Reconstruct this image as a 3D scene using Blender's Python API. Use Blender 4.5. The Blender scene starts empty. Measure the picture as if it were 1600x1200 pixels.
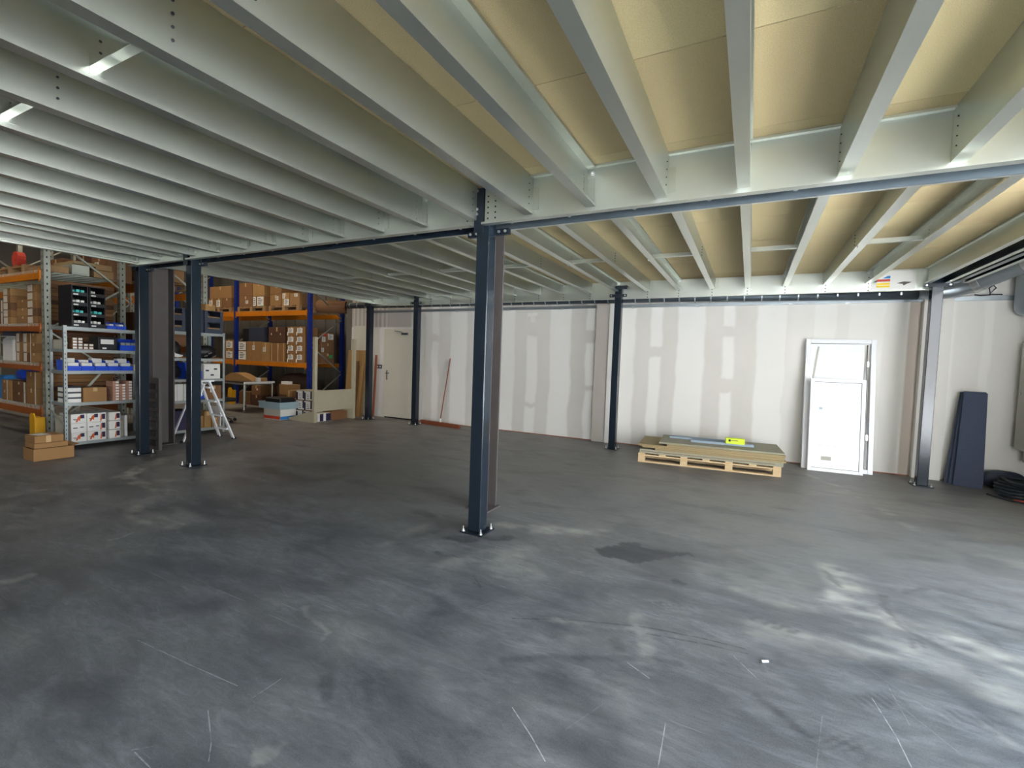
import bpy, bmesh, math, random
import numpy as np
from mathutils import Vector, Matrix

random.seed(7)
SC = bpy.context.scene
COL = SC.collection
R = math.radians

# ------------------------------------------------------------------ camera
CAM_H = 1.5
yaw, pit, rol, FPX = 0.471681251, 0.0502134744, 0.0348403249, 725.454502
f_ = Vector((-math.sin(yaw)*math.cos(pit), math.cos(yaw)*math.cos(pit), -math.sin(pit)))
r0 = Vector((math.cos(yaw), math.sin(yaw), 0)); u0 = r0.cross(f_)
r_ = r0*math.cos(rol)+u0*math.sin(rol); u_ = -r0*math.sin(rol)+u0*math.cos(rol)
cd = bpy.data.cameras.new('camera'); cam = bpy.data.objects.new('camera', cd); COL.objects.link(cam)
cd.sensor_fit = 'HORIZONTAL'; cd.sensor_width = 36.0; cd.lens = 36.0*FPX/1600.0
cd.clip_start = 0.05; cd.clip_end = 200
cam.matrix_world = Matrix(((r_.x, u_.x, -f_.x, 0), (r_.y, u_.y, -f_.y, 0), (r_.z, u_.z, -f_.z, CAM_H), (0, 0, 0, 1)))
SC.camera = cam

# ------------------------------------------------------------------ sky, daylight, exposure
W = bpy.data.worlds.new('sky'); SC.world = W; W.use_nodes = True
wn = W.node_tree; wn.nodes.clear()
wo = wn.nodes.new('ShaderNodeOutputWorld'); wb = wn.nodes.new('ShaderNodeBackground')
wt = wn.nodes.new('ShaderNodeTexCoord'); wsx = wn.nodes.new('ShaderNodeSeparateXYZ'); wr = wn.nodes.new('ShaderNodeValToRGB')
wn.links.new(wt.outputs['Generated'], wsx.inputs[0]); wn.links.new(wsx.outputs['Z'], wr.inputs['Fac'])
wr.color_ramp.elements[0].position = 0.0; wr.color_ramp.elements[0].color = (1.0, 1.0, 1.0, 1)
wr.color_ramp.elements[1].position = 0.75; wr.color_ramp.elements[1].color = (0.62, 0.80, 1.0, 1)
wn.links.new(wr.outputs['Color'], wb.inputs['Color']); wb.inputs['Strength'].default_value = 5.0
wn.links.new(wb.outputs[0], wo.inputs[0])

def area(name, loc, rot, sx, sy, power=0, color=(1, 1, 1), portal=False):
    l = bpy.data.lights.new(name, 'AREA'); l.shape = 'RECTANGLE'; l.size = sx; l.size_y = sy
    l.energy = power; l.color = color
    if portal: l.cycles.is_portal = True
    o = bpy.data.objects.new(name, l); COL.objects.link(o); o.location = loc; o.rotation_euler = rot
    return o
GATE_R = (-2.4, 4.9, 3.3)       # right-hand gate: y0, y1, head height
GATE_B = (-1.5, 2.8, 3.2)       # gate behind the camera: x0, x1, head height
XR, YB, XL, ZR = 3.42, -7.0, -21.0, 6.6   # right wall, rear wall, left wall, roof
area('gate_portal', (XR+0.1, (GATE_R[0]+GATE_R[1])/2, GATE_R[2]/2), (0, R(90), 0), GATE_R[2], GATE_R[1]-GATE_R[0], portal=True)
area('gate_portal', ((GATE_B[0]+GATE_B[1])/2, YB-0.1, GATE_B[2]/2), (R(90), 0, 0), GATE_B[1]-GATE_B[0], GATE_B[2], portal=True)
# high sun on the yard outside the right-hand gate; it only reaches the floor just inside the sill
sl = bpy.data.lights.new('sun', 'SUN'); sl.energy = 41.0; sl.angle = R(0.6); sl.color = (1.0, 0.98, 0.95)
so = bpy.data.objects.new('sun', sl); COL.objects.link(so); so.rotation_euler = (R(4), R(24), 0)
# unseen fill lights added under the hall roof over the racking aisles
area('hall_fill', (-12.5, 6.4, 6.2), (0, 0, 0), 5.0, 1.2, 80, (1.0, 0.86, 0.66))
area('hall_fill', (-11.5, 1.0, 6.2), (0, 0, 0), 5.0, 1.2, 46, (1.0, 0.88, 0.70))
SC.view_settings.view_transform = 'Standard'; SC.view_settings.look = 'None'
SC.view_settings.gamma = 1.0; SC.view_settings.use_curve_mapping = False
SC.view_settings.exposure = 1.14

# ------------------------------------------------------------------ materials
def lin(c):
    if isinstance(c, str):
        c = c.lstrip('#'); c = [int(c[i:i+2], 16)/255 for i in (0, 2, 4)]
    return tuple(x/12.92 if x <= 0.04045 else ((x+0.055)/1.055)**2.4 for x in c)
def mat(name, col, rough=0.6, metal=0.0, var=0.12, scale=6.0, bump=0.0, col2=None, stretch=None, spec=0.5, rvar=0.0):
    m = bpy.data.materials.new(name); m.use_nodes = True; t = m.node_tree; N = t.nodes; L = t.links
    b = N['Principled BSDF']; b.inputs['Roughness'].default_value = rough; b.inputs['Metallic'].default_value = metal
    b.inputs['Specular IOR Level'].default_value = spec
    c = lin(col); c2 = lin(col2) if col2 else tuple(x*(1-var) for x in c)
    tc = N.new('ShaderNodeTexCoord'); mp = N.new('ShaderNodeMapping'); nz = N.new('ShaderNodeTexNoise')
    L.new(tc.outputs['Object'], mp.inputs['Vector']); L.new(mp.outputs['Vector'], nz.inputs['Vector'])
    if stretch: mp.inputs['Scale'].default_value = stretch
    nz.inputs['Scale'].default_value = scale; nz.inputs['Detail'].default_value = 5.0; nz.inputs['Roughness'].default_value = 0.6
    rp = N.new('ShaderNodeValToRGB'); L.new(nz.outputs['Fac'], rp.inputs['Fac'])
    rp.color_ramp.elements[0].position = 0.3; rp.color_ramp.elements[1].position = 0.7
    rp.color_ramp.elements[0].color = (*c2, 1); rp.color_ramp.elements[1].color = (*c, 1)
    L.new(rp.outputs['Color'], b.inputs['Base Color'])
    if rvar:
        mr = N.new('ShaderNodeMapRange'); L.new(nz.outputs['Fac'], mr.inputs['Value'])
        mr.inputs['From Min'].default_value = 0.3; mr.inputs['From Max'].default_value = 0.7
        mr.inputs['To Min'].default_value = rough-rvar; mr.inputs['To Max'].default_value = rough+rvar
        L.new(mr.outputs['Result'], b.inputs['Roughness'])
    if bump:
        bp = N.new('ShaderNodeBump'); bp.inputs['Strength'].default_value = bump; bp.inputs['Distance'].default_value = 0.01
        L.new(nz.outputs['Fac'], bp.inputs['Height']); L.new(bp.outputs['Normal'], b.inputs['Normal'])
    return m
M = {}
M['galv'] = mat('galvanised_steel', '#cacec4', 0.32, 0.93, 0.06, 3.0, 0.0, stretch=(1, 0.25, 1))
M['galv_beam'] = mat('galvanised_beam', '#d0d4cc', 0.34, 0.90, 0.06, 3.0, 0.0, stretch=(0.25, 1, 1))
M['zinc'] = mat('zinc_bolts', '#e2e4e2', 0.28, 0.9, 0.1, 20)
M['navy'] = mat('blue_grey_paint', '#1e2730', 0.13, 0.0, 0.05, 9.0)
M['navy_dark'] = mat('dark_bracket_paint', '#18222d', 0.42, 0.2, 0.2, 9.0)
M['primer'] = mat('brown_grey_primer', '#5a5452', 0.6, 0.0, 0.2, 4.0)
M['deck'] = mat('chipboard_underside', '#cbbb92', 0.8, 0, 0.0, 220.0, 0.12, col2='#ae9e74')
M['deck2'] = mat('chipboard_underside_browner', '#c4b28a', 0.8, 0, 0.0, 220.0, 0.12, col2='#a4926a')
M['chip'] = mat('chipboard_sheet', '#b09d74', 0.8, 0, 0.0, 160.0, 0.15, col2='#8f7b55')
M['chip_grey'] = mat('chipboard_grey_green_face', '#a3a08a', 0.75, 0, 0.08, 60.0, col2='#928f7a')
M['mdf'] = mat('brown_leaning_sheet', '#a88452', 0.75, 0, 0.12, 20.0)
M['mdf_dark'] = mat('dark_wood_strip', '#7a5736', 0.7, 0, 0.2, 12.0)
M['pine'] = mat('pallet_pine', '#dcc39a', 0.75, 0, 0.0, 9.0, 0.15, col2='#c2a274', stretch=(0.6, 6, 6))
M['wood'] = mat('old_pallet_wood', '#a5835a', 0.8, 0, 0.25, 9.0, 0.15, stretch=(0.6, 6, 6))
M['white'] = mat('white_lacquer', '#f4f5f7', 0.22, 0, 0.02, 4.0)
M['white_matt'] = mat('white_matt', '#e6e6e2', 0.6, 0, 0.05, 6.0)
M['door'] = mat('cream_door', '#d9d4c4', 0.45, 0, 0.03, 3.0)
M['beige'] = mat('beige_powder_coat', '#b6ae94', 0.5, 0, 0.06, 5.0)
M['cabinet'] = mat('cabinet_grey', '#b9b5a8', 0.45, 0, 0.05, 4.0)
M['dark_felt'] = mat('charcoal_felt', '#474f63', 0.95, 0, 0.25, 60.0, 0.2)
M['black'] = mat('black_plastic', '#16151a', 0.5, 0, 0.2, 8.0)
M['crate'] = mat('blue_grey_crate', '#333a4c', 0.55, 0, 0.15, 8.0)
M['blue_bin'] = mat('blue_plastic', '#0f4bd0', 0.38, 0, 0.15, 8.0)
M['rack_blue'] = mat('rack_blue_paint', '#18328c', 0.42, 0.1, 0.12, 8.0)
M['rack_orange'] = mat('rack_orange_paint', '#d67d0c', 0.45, 0.05, 0.15, 8.0)
M['rack_orange_d'] = mat('rack_orange_red_paint', '#a65a20', 0.5, 0.05, 0.2, 8.0)
M['rack_galv'] = mat('rack_galvanised', '#b7bcae', 0.45, 0.55, 0.12, 9.0)
M['shelf_galv'] = mat('shelf_galvanised', '#aab2b0', 0.42, 0.5, 0.10, 9.0)
M['yellow'] = mat('yellow_plastic', '#e0a512', 0.45, 0, 0.1, 8.0)
M['kraft'] = [mat('kraft_board_%d' % i, c, 0.8, 0, 0.10, 5.0) for i, c in enumerate(
    ('#9c7548', '#8f693d', '#825c3b', '#a57f4d', '#704e31', '#573725'))]
M['tape'] = mat('parcel_tape', '#c9a878', 0.35, 0, 0.05, 8.0)
M['tape_w'] = mat('pale_tape', '#d6cdbd', 0.4, 0, 0.06, 8.0)
M['paper'] = mat('white_paper', '#e9e7e1', 0.7, 0, 0.04, 12.0)
M['ink'] = mat('printed_ink', '#3a3b44', 0.7, 0, 0.1, 12.0)
M['purple'] = mat('dark_purple_print', '#2b1f45', 0.6, 0, 0.2, 20.0)
M['orange_print'] = mat('orange_print', '#e2662c', 0.6, 0, 0.1, 20.0)
M['red'] = mat('red_print', '#c5402c', 0.55, 0, 0.1, 12.0)
M['blue_print'] = mat('blue_print', '#2f86cf', 0.55, 0, 0.1, 12.0)
M['yellow_print'] = mat('yellow_print', '#f2d22a', 0.55, 0, 0.05, 12.0)
M['green_dot'] = mat('green_sticker', '#2fb35a', 0.6, 0, 0.05, 12.0)
M['neon'] = mat('neon_yellow_wrap', '#d8f01e', 0.35, 0, 0.05, 8.0)
M['teal'] = mat('teal_packaging', '#45b9b4', 0.5, 0, 0.1, 12.0)
M['terra'] = mat('reddish_wood', '#8a4a2e', 0.6, 0, 0.15, 14.0)
M['alu'] = mat('ladder_aluminium', '#f0f1f3', 0.35, 0.15, 0.05, 8.0)
M['chrome'] = mat('chrome', '#d8dade', 0.15, 1.0, 0.05, 8.0)
M['duct'] = mat('spiral_duct', '#aab3b8', 0.35, 0.8, 0.12, 6.0)
M['duct_dark'] = mat('dark_duct_insulation', '#4a545a', 0.5, 0.5, 0.2, 10.0)
M['dark_brown'] = mat('dark_brown_wrap', '#4a3328', 0.7, 0, 0.25, 6.0)
M['crate_light'] = mat('pale_blue_crate', '#9fb8c0', 0.45, 0, 0.08, 8.0)
M['pink'] = mat('dusty_pink_card', '#b98a72', 0.7, 0, 0.08, 8.0)
M['hall'] = mat('hall_cladding', '#6f6a60', 0.7, 0, 0.12, 1.2)
M['roof'] = mat('hall_roof', '#9a9a96', 0.7, 0, 0.1, 1.0)
M['yard'] = mat('yard_concrete', '#b6b8bb', 0.9, 0, 0.1, 1.5)
M['glass'] = mat('white_film_on_glass', '#fbfcff', 0.12, 0, 0.02, 3.0)
M['hole'] = mat('shadowed_hole', '#2b2d2c', 0.9)
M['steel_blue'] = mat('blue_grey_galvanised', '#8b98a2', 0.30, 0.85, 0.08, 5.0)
M['hose'] = mat('dark_hose', '#20262e', 0.6, 0, 0.2, 20.0)
M['copper'] = mat('reddish_brown_bar', '#9c5a3e', 0.55, 0, 0.1, 10.0)

# ------------------------------------------------------------------ mesh helpers
class MB:
    def __init__(s): s.v = []; s.f = []; s.mi = []; s.cur = 0
    def add(s, vs, fs):
        n = len(s.v); s.v += [tuple(p) for p in vs]; s.f += [tuple(i+n for i in q) for q in fs]; s.mi += [s.cur]*len(fs); return s
    def mat(s, i): s.cur = i; return s
    def hexa(s, p): return s.add(p, [(0, 3, 2, 1), (4, 5, 6, 7), (0, 1, 5, 4), (1, 2, 6, 5), (2, 3, 7, 6), (3, 0, 4, 7)])
    def box(s, x0, x1, y0, y1, z0, z1):
        return s.hexa([(x0, y0, z0), (x1, y0, z0), (x1, y1, z0), (x0, y1, z0), (x0, y0, z1), (x1, y0, z1), (x1, y1, z1), (x0, y1, z1)])
    def cbox(s, x, y, z, dx, dy, dz, bev=0.0):          # box with its top edge and corners slightly chamfered
        if not bev: return s.box(x-dx/2, x+dx/2, y-dy/2, y+dy/2, z, z+dz)
        b = bev; hx, hy = dx/2, dy/2
        def ring(i, zz):
            return [(x-hx+i, y-hy, zz), (x+hx-i, y-hy, zz), (x+hx, y-hy+i, zz), (x+hx, y+hy-i, zz), (x+hx-i, y+hy, zz), (x-hx+i, y+hy, zz), (x-hx, y+hy-i, zz), (x-hx, y-hy+i, zz)]
        def ins(zz):
            return [(x-hx+b, y-hy+b, zz), (x+hx-b, y-hy+b, zz), (x+hx-b, y-hy+b, zz), (x+hx-b, y+hy-b, zz), (x+hx-b, y+hy-b, zz), (x-hx+b, y+hy-b, zz), (x-hx+b, y+hy-b, zz), (x-hx+b, y-hy+b, zz)]
        v = ring(b, z)+ring(b, z+dz-b)+[(x-hx+b, y-hy+b, z+dz), (x+hx-b, y-hy+b, z+dz), (x+hx-b, y+hy-b, z+dz), (x-hx+b, y+hy-b, z+dz)]
        f = [(7, 6, 5, 4, 3, 2, 1, 0)]
        for i in range(8): f.append((i, (i+1) % 8, 8+(i+1) % 8, 8+i))
        f += [(8, 9, 17, 16), (9, 10, 17), (10, 11, 18, 17), (11, 12, 18), (12, 13, 19, 18), (13, 14, 19), (14, 15, 16, 19), (15, 8, 16), (16, 17, 18, 19)]
        return s.add(v, f)
    def bar(s, p0, p1, w, h, up=(0, 0, 1)):
        p0 = Vector(p0); p1 = Vector(p1); d = (p1-p0).normalized(); up = Vector(up)
        if abs(d.dot(up)) > 0.98: up = Vector((1, 0, 0))
        a = d.cross(up).normalized()*(w/2); b = a.cross(d).normalized()*(h/2)
        return s.hexa([p0-a-b, p0+a-b, p0+a+b, p0-a+b, p1-a-b, p1+a-b, p1+a+b, p1-a+b])
    def cyl(s, p0, p1, r0, r1=None, n=12, cap=True):
        p0 = Vector(p0); p1 = Vector(p1); r1 = r0 if r1 is None else r1; d = (p1-p0).normalized()
        a = d.orthogonal().normalized(); b = d.cross(a)
        A = [p0+(a*math.cos(2*math.pi*i/n)+b*math.sin(2*math.pi*i/n))*r0 for i in range(n)]
        B = [p1+(a*math.cos(2*math.pi*i/n)+b*math.sin(2*math.pi*i/n))*r1 for i in range(n)]
        f = [(i, (i+1) % n, n+(i+1) % n, n+i) for i in range(n)]
        if cap: f += [tuple(range(n-1, -1, -1)), tuple(range(n, 2*n))]
        return s.add(A+B, f)
    def tube(s, pts, r, n=10, rs=None):
        pts = [Vector(p) for p in pts]; m = len(pts); rings = []; a = None
        for i, p in enumerate(pts):
            d = (pts[min(i+1, m-1)]-pts[max(i-1, 0)]).normalized()
            if a is None: a = d.orthogonal().normalized()
            a = (a-d*a.dot(d)).normalized(); b = d.cross(a); rr = rs[i] if rs else r
            rings += [p+(a*math.cos(2*math.pi*k/n)+b*math.sin(2*math.pi*k/n))*rr for k in range(n)]
        f = [(i*n+k, i*n+(k+1) % n, (i+1)*n+(k+1) % n, (i+1)*n+k) for i in range(m-1) for k in range(n)]
        f += [tuple(range(n-1, -1, -1)), tuple(range((m-1)*n, m*n))]
        return s.add(rings, f)
    def lathe(s, prof, c=(0, 0, 0), n=16):
        v = [(c[0]+r*math.cos(2*math.pi*k/n), c[1]+r*math.sin(2*math.pi*k/n), c[2]+z) for r, z in prof for k in range(n)]
        m = len(prof); f = [(i*n+k, i*n+(k+1) % n, (i+1)*n+(k+1) % n, (i+1)*n+k) for i in range(m-1) for k in range(n)]
        f += [tuple(range(n-1, -1, -1)), tuple(range((m-1)*n, m*n))]
        return s.add(v, f)
    def prism(s, poly, axis, a0, a1):                   # poly: 2D outline; axis: extrude direction
        def P(u, v, a): return {'x': (a, u, v), 'y': (u, a, v), 'z': (u, v, a)}[axis]
        n = len(poly); v = [P(u, w, a0) for u, w in poly]+[P(u, w, a1) for u, w in poly]
        f = [(i, (i+1) % n, n+(i+1) % n, n+i) for i in range(n)]+[tuple(range(n-1, -1, -1)), tuple(range(n, 2*n))]
        return s.add(v, f)
    def cy(s, xw, d, fw, y0, y1, z0, z1, t=0.004, lip=0.018):      # C section running along Y, flanges towards d
        q = lambda a, b: (min(a, b), max(a, b))
        s.box(*q(xw, xw+d*t), y0, y1, z0, z1)
        for za, zb in ((z0, z0+t), (z1-t, z1)): s.box(*q(xw+d*t, xw+d*fw), y0, y1, za, zb)
        e = q(xw+d*fw, xw+d*(fw-t))
        if lip: s.box(*e, y0, y1, z0+t, z0+lip).box(*e, y0, y1, z1-lip, z1-t)
        return s
    def cx(s, yw, d, fw, x0, x1, z0, z1, t=0.004, lip=0.018):
        q = lambda a, b: (min(a, b), max(a, b))
        s.box(x0, x1, *q(yw, yw+d*t), z0, z1)
        for za, zb in ((z0, z0+t), (z1-t, z1)): s.box(x0, x1, *q(yw+d*t, yw+d*fw), za, zb)
        e = q(yw+d*fw, yw+d*(fw-t))
        if lip: s.box(x0, x1, *e, z0+t, z0+lip).box(x0, x1, *e, z1-lip, z1-t)
        return s
    def mesh(s, name, mats):
        me = bpy.data.meshes.new(name); me.from_pydata(s.v, [], s.f)
        bm = bmesh.new(); bm.from_mesh(me); bmesh.ops.recalc_face_normals(bm, faces=bm.faces); bm.to_mesh(me); bm.free()
        for m in (mats if isinstance(mats, (list, tuple)) else [mats]): me.materials.append(m)
        if any(s.mi): me.polygons.foreach_set('material_index', s.mi)
        return me
    def build(s, name, mats, parent=None, loc=(0, 0, 0), rot=(0, 0, 0), smooth=False):
        me = s.mesh(name, mats)
        if smooth:
            me.polygons.foreach_set('use_smooth', [True]*len(me.polygons))
        return link(name, me, parent, loc, rot)
def link(name, me, parent=None, loc=(0, 0, 0), rot=(0, 0, 0)):
    o = bpy.data.objects.new(name, me); COL.objects.link(o); o.location = loc; o.rotation_euler = rot
    if parent: o.parent = parent
    return o
def bevel(o, w=0.004, seg=2):
    b = o.modifiers.new('bevel', 'BEVEL'); b.width = w; b.segments = seg; b.limit_method = 'ANGLE'; b.angle_limit = R(40)
    return o
def tag(o, label, cat, group=None):
    o['label'] = label; o['category'] = cat
    if group: o['group'] = group
    return o
def thing(name, label, cat, loc=(0, 0, 0), rot=(0, 0, 0), group=None):
    o = bpy.data.objects.new(name, None); COL.objects.link(o); o.location = loc; o.rotation_euler = rot
    o.empty_display_size = 0.1
    return tag(o, label, cat, group)
def struct(o): o['kind'] = 'structure'; return o
def copy_tree(o, parent=None):
    c = o.copy(); COL.objects.link(c)
    if parent: c.parent = parent
    for ch in list(o.children): copy_tree(ch, c)
    return c
def ordinal(i): return ('first', 'second', 'third', 'fourth', 'fifth', 'sixth', 'seventh', 'eighth', 'ninth', 'tenth', 'eleventh', 'twelfth')[i]

# ------------------------------------------------------------------ value noise for painted wear
def vnoise(x, y, seed=0):
    rng = np.random.RandomState(seed); T = rng.rand(256, 256)
    xi = np.floor(x).astype(int); yi = np.floor(y).astype(int); fx = x-xi; fy = y-yi
    fx = fx*fx*(3-2*fx); fy = fy*fy*(3-2*fy); a = lambda i, j: T[(xi+i) % 256, (yi+j) % 256]
    return (a(0, 0)*(1-fx)+a(1, 0)*fx)*(1-fy)+(a(0, 1)*(1-fx)+a(1, 1)*fx)*fy
def fbm(x, y, seed=0, o=4):
    s = 0; w = 0.5
    for i in range(o): s = s+w*vnoise(x*2**i, y*2**i, seed+i); w *= 0.5
    return s/(1-0.5**o)
def segdist(X, Y, pts):
    D = np.full(X.shape, 1e9)
    for (ax, ay), (bx, by) in zip(pts[:-1], pts[1:]):
        dx, dy = bx-ax, by-ay; t = np.clip(((X-ax)*dx+(Y-ay)*dy)/(dx*dx+dy*dy+1e-9), 0, 1)
        D = np.minimum(D, np.hypot(X-ax-t*dx, Y-ay-t*dy))
    return D
def paint(me, name, vals):
    at = me.color_attributes.new(name, 'FLOAT_COLOR', 'POINT')
    at.data.foreach_set('color', np.ascontiguousarray(vals, dtype=np.float32).ravel())
STROKES=[
  ('L', [(-7.14, 3.616), (-6.655, 2.896), (-6.4, 2.66), (-5.788, 2.714), (-5.428, 2.627), (-5.142, 2.346), (-4.948, 2.156), (-4.61, 2.131), (-4.228, 2.19)], 0.11, 0.09, 0.55),
  ('L', [(-6.557, 2.515), (-5.918, 2.788), (-5.616, 3.244)], 0.1, 0.1, 0.3),
  ('L', [(-6.413, 2.018), (-6.33, 2.16), (-6.102, 2.286)], 0.03, 0.03, 0.5),
  ('L', [(-4.375, 1.733), (-4.365, 1.832), (-4.407, 1.92)], 0.02, 0.02, 0.7),
  ('L', [(-4.089, 1.086), (-4.069, 1.24)], 0.05, 0.05, 0.4),
  ('L', [(-1.894, 3.684), (-1.51, 3.816), (-0.981, 4.006)], 0.1, 0.12, 0.55),
  ('L', [(-1.657, 3.029), (-1.507, 2.954), (-1.382, 2.911)], 0.16, 0.16, 0.35),
  ('L', [(-1.893, 2.779), (-1.71, 3.023), (-1.511, 3.287)], 0.1, 0.14, 0.3),
  ('L', [(0.777, 7.941), (1.21, 7.05), (1.404, 6.302), (1.497, 5.69)], 0.05, 0.06, 0.45),
  ('L', [(0.682, 4.233), (0.689, 3.89), (0.658, 3.581), (0.864, 3.494), (1.136, 3.433), (1.36, 3.341)], 0.12, 0.16, 0.6),
  ('L', [(0.109, 2.972), (0.363, 3.015), (0.577, 3.073), (0.855, 3.202)], 0.1, 0.12, 0.45),
  ('L', [(0.553, 3.564), (0.823, 3.592)], 0.1, 0.08, 0.6),
  ('L', [(0.8, 3.203), (0.89, 3.128), (1.013, 3.028), (1.209, 2.942)], 0.15, 0.2, 0.4),
  ('L', [(-0.085, 3.53), (0.186, 3.39), (0.401, 3.428)], 0.07, 0.08, 0.35),
  ('L', [(-0.543, 2.782), (-0.439, 2.546), (-0.389, 2.3)], 0.06, 0.05, 0.35),
  ('L', [(-0.838, 1.751), (-0.701, 1.651), (-0.604, 1.569)], 0.006, 0.004, 0.8),
  ('L', [(-2.724, 1.208), (-2.283, 1.232), (-1.965, 1.254)], 0.007, 0.006, 0.5),
  ('L', [(0.005, 2.644), (0.118, 2.502)], 0.01, 0.02, 0.5),
  ('L', [(0.584, 2.631), (0.622, 2.399), (0.633, 2.232)], 0.007, 0.006, 0.6),
  ('L', [(-0.225, 1.75), (-0.235, 1.991)], 0.006, 0.004, 0.6),
  ('L', [(-2.249, 1.85), (-2.081, 1.756), (-2.003, 1.724), (-1.972, 1.649)], 0.02, 0.02, 0.38),
  ('L', [(-1.933, 1.106), (-1.758, 1.018), (-1.681, 0.964)], 0.005, 0.004, 0.5),
  ('L', [(-1.843, 1.242), (-1.844, 1.382)], 0.006, 0.005, 0.4),
  ('L', [(-1.977, 0.855), (-1.925, 0.903)], 0.005, 0.005, 0.5),
  ('L', [(-1.957, 0.856), (-1.831, 0.849)], 0.006, 0.005, 0.5),
  ('L', [(-0.471, 2.309), (-0.348, 2.244)], 0.006, 0.006, 0.6),
  ('L', [(-1.52, 1.038), (-1.523, 1.117), (-1.528, 1.148)], 0.02, 0.02, 0.35),
  ('L', [(-1.015, 2.422), (-0.817, 2.524), (-0.443, 2.655), (-0.143, 2.705)], 0.02, 0.02, 0.35),
  ('L', [(0.959, 2.711), (1.064, 2.558)], 0.02, 0.03, 0.3),
  ('L', [(-2.6, 2.473), (-2.528, 2.802), (-2.546, 3.505)], 0.05, 0.08, 0.2),
  ('D', [(-1.156, 2.37), (-0.824, 2.543), (-0.448, 2.682), (-0.145, 2.731), (0.061, 2.746)], 0.015, 0.012, 0.6),
  ('D', [(-0.435, 2.617), (-0.141, 2.68), (0.076, 2.704)], 0.012, 0.01, 0.5),
  ('D', [(0.103, 2.379), (0.212, 2.265), (0.316, 2.154)], 0.03, 0.02, 0.55),
  ('D', [(-0.986, 2.039), (-0.715, 2.232), (-0.417, 2.358), (-0.239, 2.415)], 0.03, 0.03, 0.35),
  ('D', [(-2.137, 3.174), (-1.95, 3.276), (-1.756, 3.481)], 0.07, 0.04, 0.8),
  ('D', [(-2.81, 3.552), (-2.378, 3.374), (-2.372, 3.092)], 0.05, 0.08, 0.5),
  ('D', [(-2.053, 2.922), (-1.854, 2.934)], 0.015, 0.015, 0.7),
  ('D', [(-2.404, 2.849), (-2.357, 2.909)], 0.03, 0.02, 0.5),
  ('D', [(-7.588, 3.229), (-7.291, 3.397), (-7.205, 3.568)], 0.09, 0.07, 0.7),
  ('D', [(-6.255, 3.263), (-6.152, 3.553)], 0.08, 0.06, 0.7),
  ('D', [(0.887, 3.907), (0.903, 3.403), (1.009, 3.325)], 0.02, 0.03, 0.5),
  ('D', [(0.739, 2.87), (0.809, 2.807), (1.167, 2.829)], 0.02, 0.04, 0.4),
  ('D', [(0.667, 3.03), (0.724, 2.862)], 0.05, 0.03, 0.45),
  ('D', [(0.28, 2.715), (0.372, 2.557)], 0.1, 0.08, 0.4),
  ('D', [(0.594, 4.179), (0.637, 3.912)], 0.03, 0.04, 0.5),
  ('D', [(1.02, 4.037), (1.157, 4.172)], 0.03, 0.02, 0.5),
  ('D', [(-0.408, 3.39), (-0.34, 3.354)], 0.05, 0.02, 0.6),
  ('D', [(-0.607, 2.447), (-0.562, 2.408)], 0.06, 0.04, 0.4),
  ('D', [(-1.578, 2.626), (-1.497, 2.592), (-1.627, 2.705)], 0.015, 0.01, 0.5),
  ('D', [(-1.691, 1.521), (-1.578, 1.439)], 0.03, 0.03, 0.4),
  ('D', [(1.211, 3.78), (1.283, 3.553)], 0.03, 0.03, 0.3),
  ('L', [(-0.591, 1.752), (-0.497, 1.968)], 0.005, 0.004, 0.16),
  ('L', [(-3.097, 2.489), (-2.794, 2.501)], 0.005, 0.004, 0.16),
  ('L', [(-1.657, 1.793), (-1.854, 1.796)], 0.005, 0.004, 0.16),
  ('L', [(-1.346, 2.889), (-1.39, 2.983)], 0.005, 0.004, 0.16),
  ('L', [(0.692, 2.506), (0.673, 2.78)], 0.005, 0.004, 0.16),
  ('L', [(-3.212, 2.576), (-3.38, 2.735)], 0.005, 0.004, 0.16),
  ('L', [(-2.452, 1.872), (-2.632, 1.953)], 0.005, 0.004, 0.16),
  ('L', [(0.791, 2.666), (0.587, 2.922)], 0.005, 0.004, 0.16),
  ('L', [(0.306, 2.05), (0.363, 2.377)], 0.005, 0.004, 0.16),
  ('L', [(-3.516, 2.97), (-3.404, 3.021)], 0.005, 0.004, 0.16),
  ('L', [(-1.699, 3.134), (-1.756, 3.27)], 0.005, 0.004, 0.16),
  ('L', [(-1.443, 2.264), (-1.339, 2.469)], 0.005, 0.004, 0.16),
  ('L', [(0.831, 2.41), (0.653, 2.687)], 0.005, 0.004, 0.16),
  ('L', [(1.491, 2.927), (1.436, 3.019)], 0.005, 0.004, 0.16),
  ('L', [(1.348, 2.935), (1.133, 3.002)], 0.005, 0.004, 0.16),
  ('L', [(-2.572, 2.656), (-2.768, 2.771)], 0.005, 0.004, 0.16),
]
STAIN= [(-1.035, 3.614), (-0.99, 3.734), (-0.894, 3.778), (-0.879, 3.867), (-0.747, 3.95), (-0.707, 3.833), (-0.529, 3.884), (-0.434, 3.914), (-0.332, 3.962), (-0.286, 3.89), (-0.361, 3.915), (-0.44, 3.781), (-0.59, 3.661), (-0.645, 3.574), (-0.725, 3.498), (-0.82, 3.546), (-0.948, 3.495)]
BANDS= [(-6.911, -6.779), (-6.576, -6.395), (-6.057, -5.627), (-5.393, -4.428), (-4.144, -3.911), (-3.627, -3.187), (-2.87, -2.689), (-2.263, -1.927), (-1.658, -1.454), (-1.188, -0.73), (-0.434, -0.255), (0.082, 0.506), (0.85, 1.163), (1.31, 1.769), (2.121, 2.266), (2.443, 2.582), (2.852, 2.971)]

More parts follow.
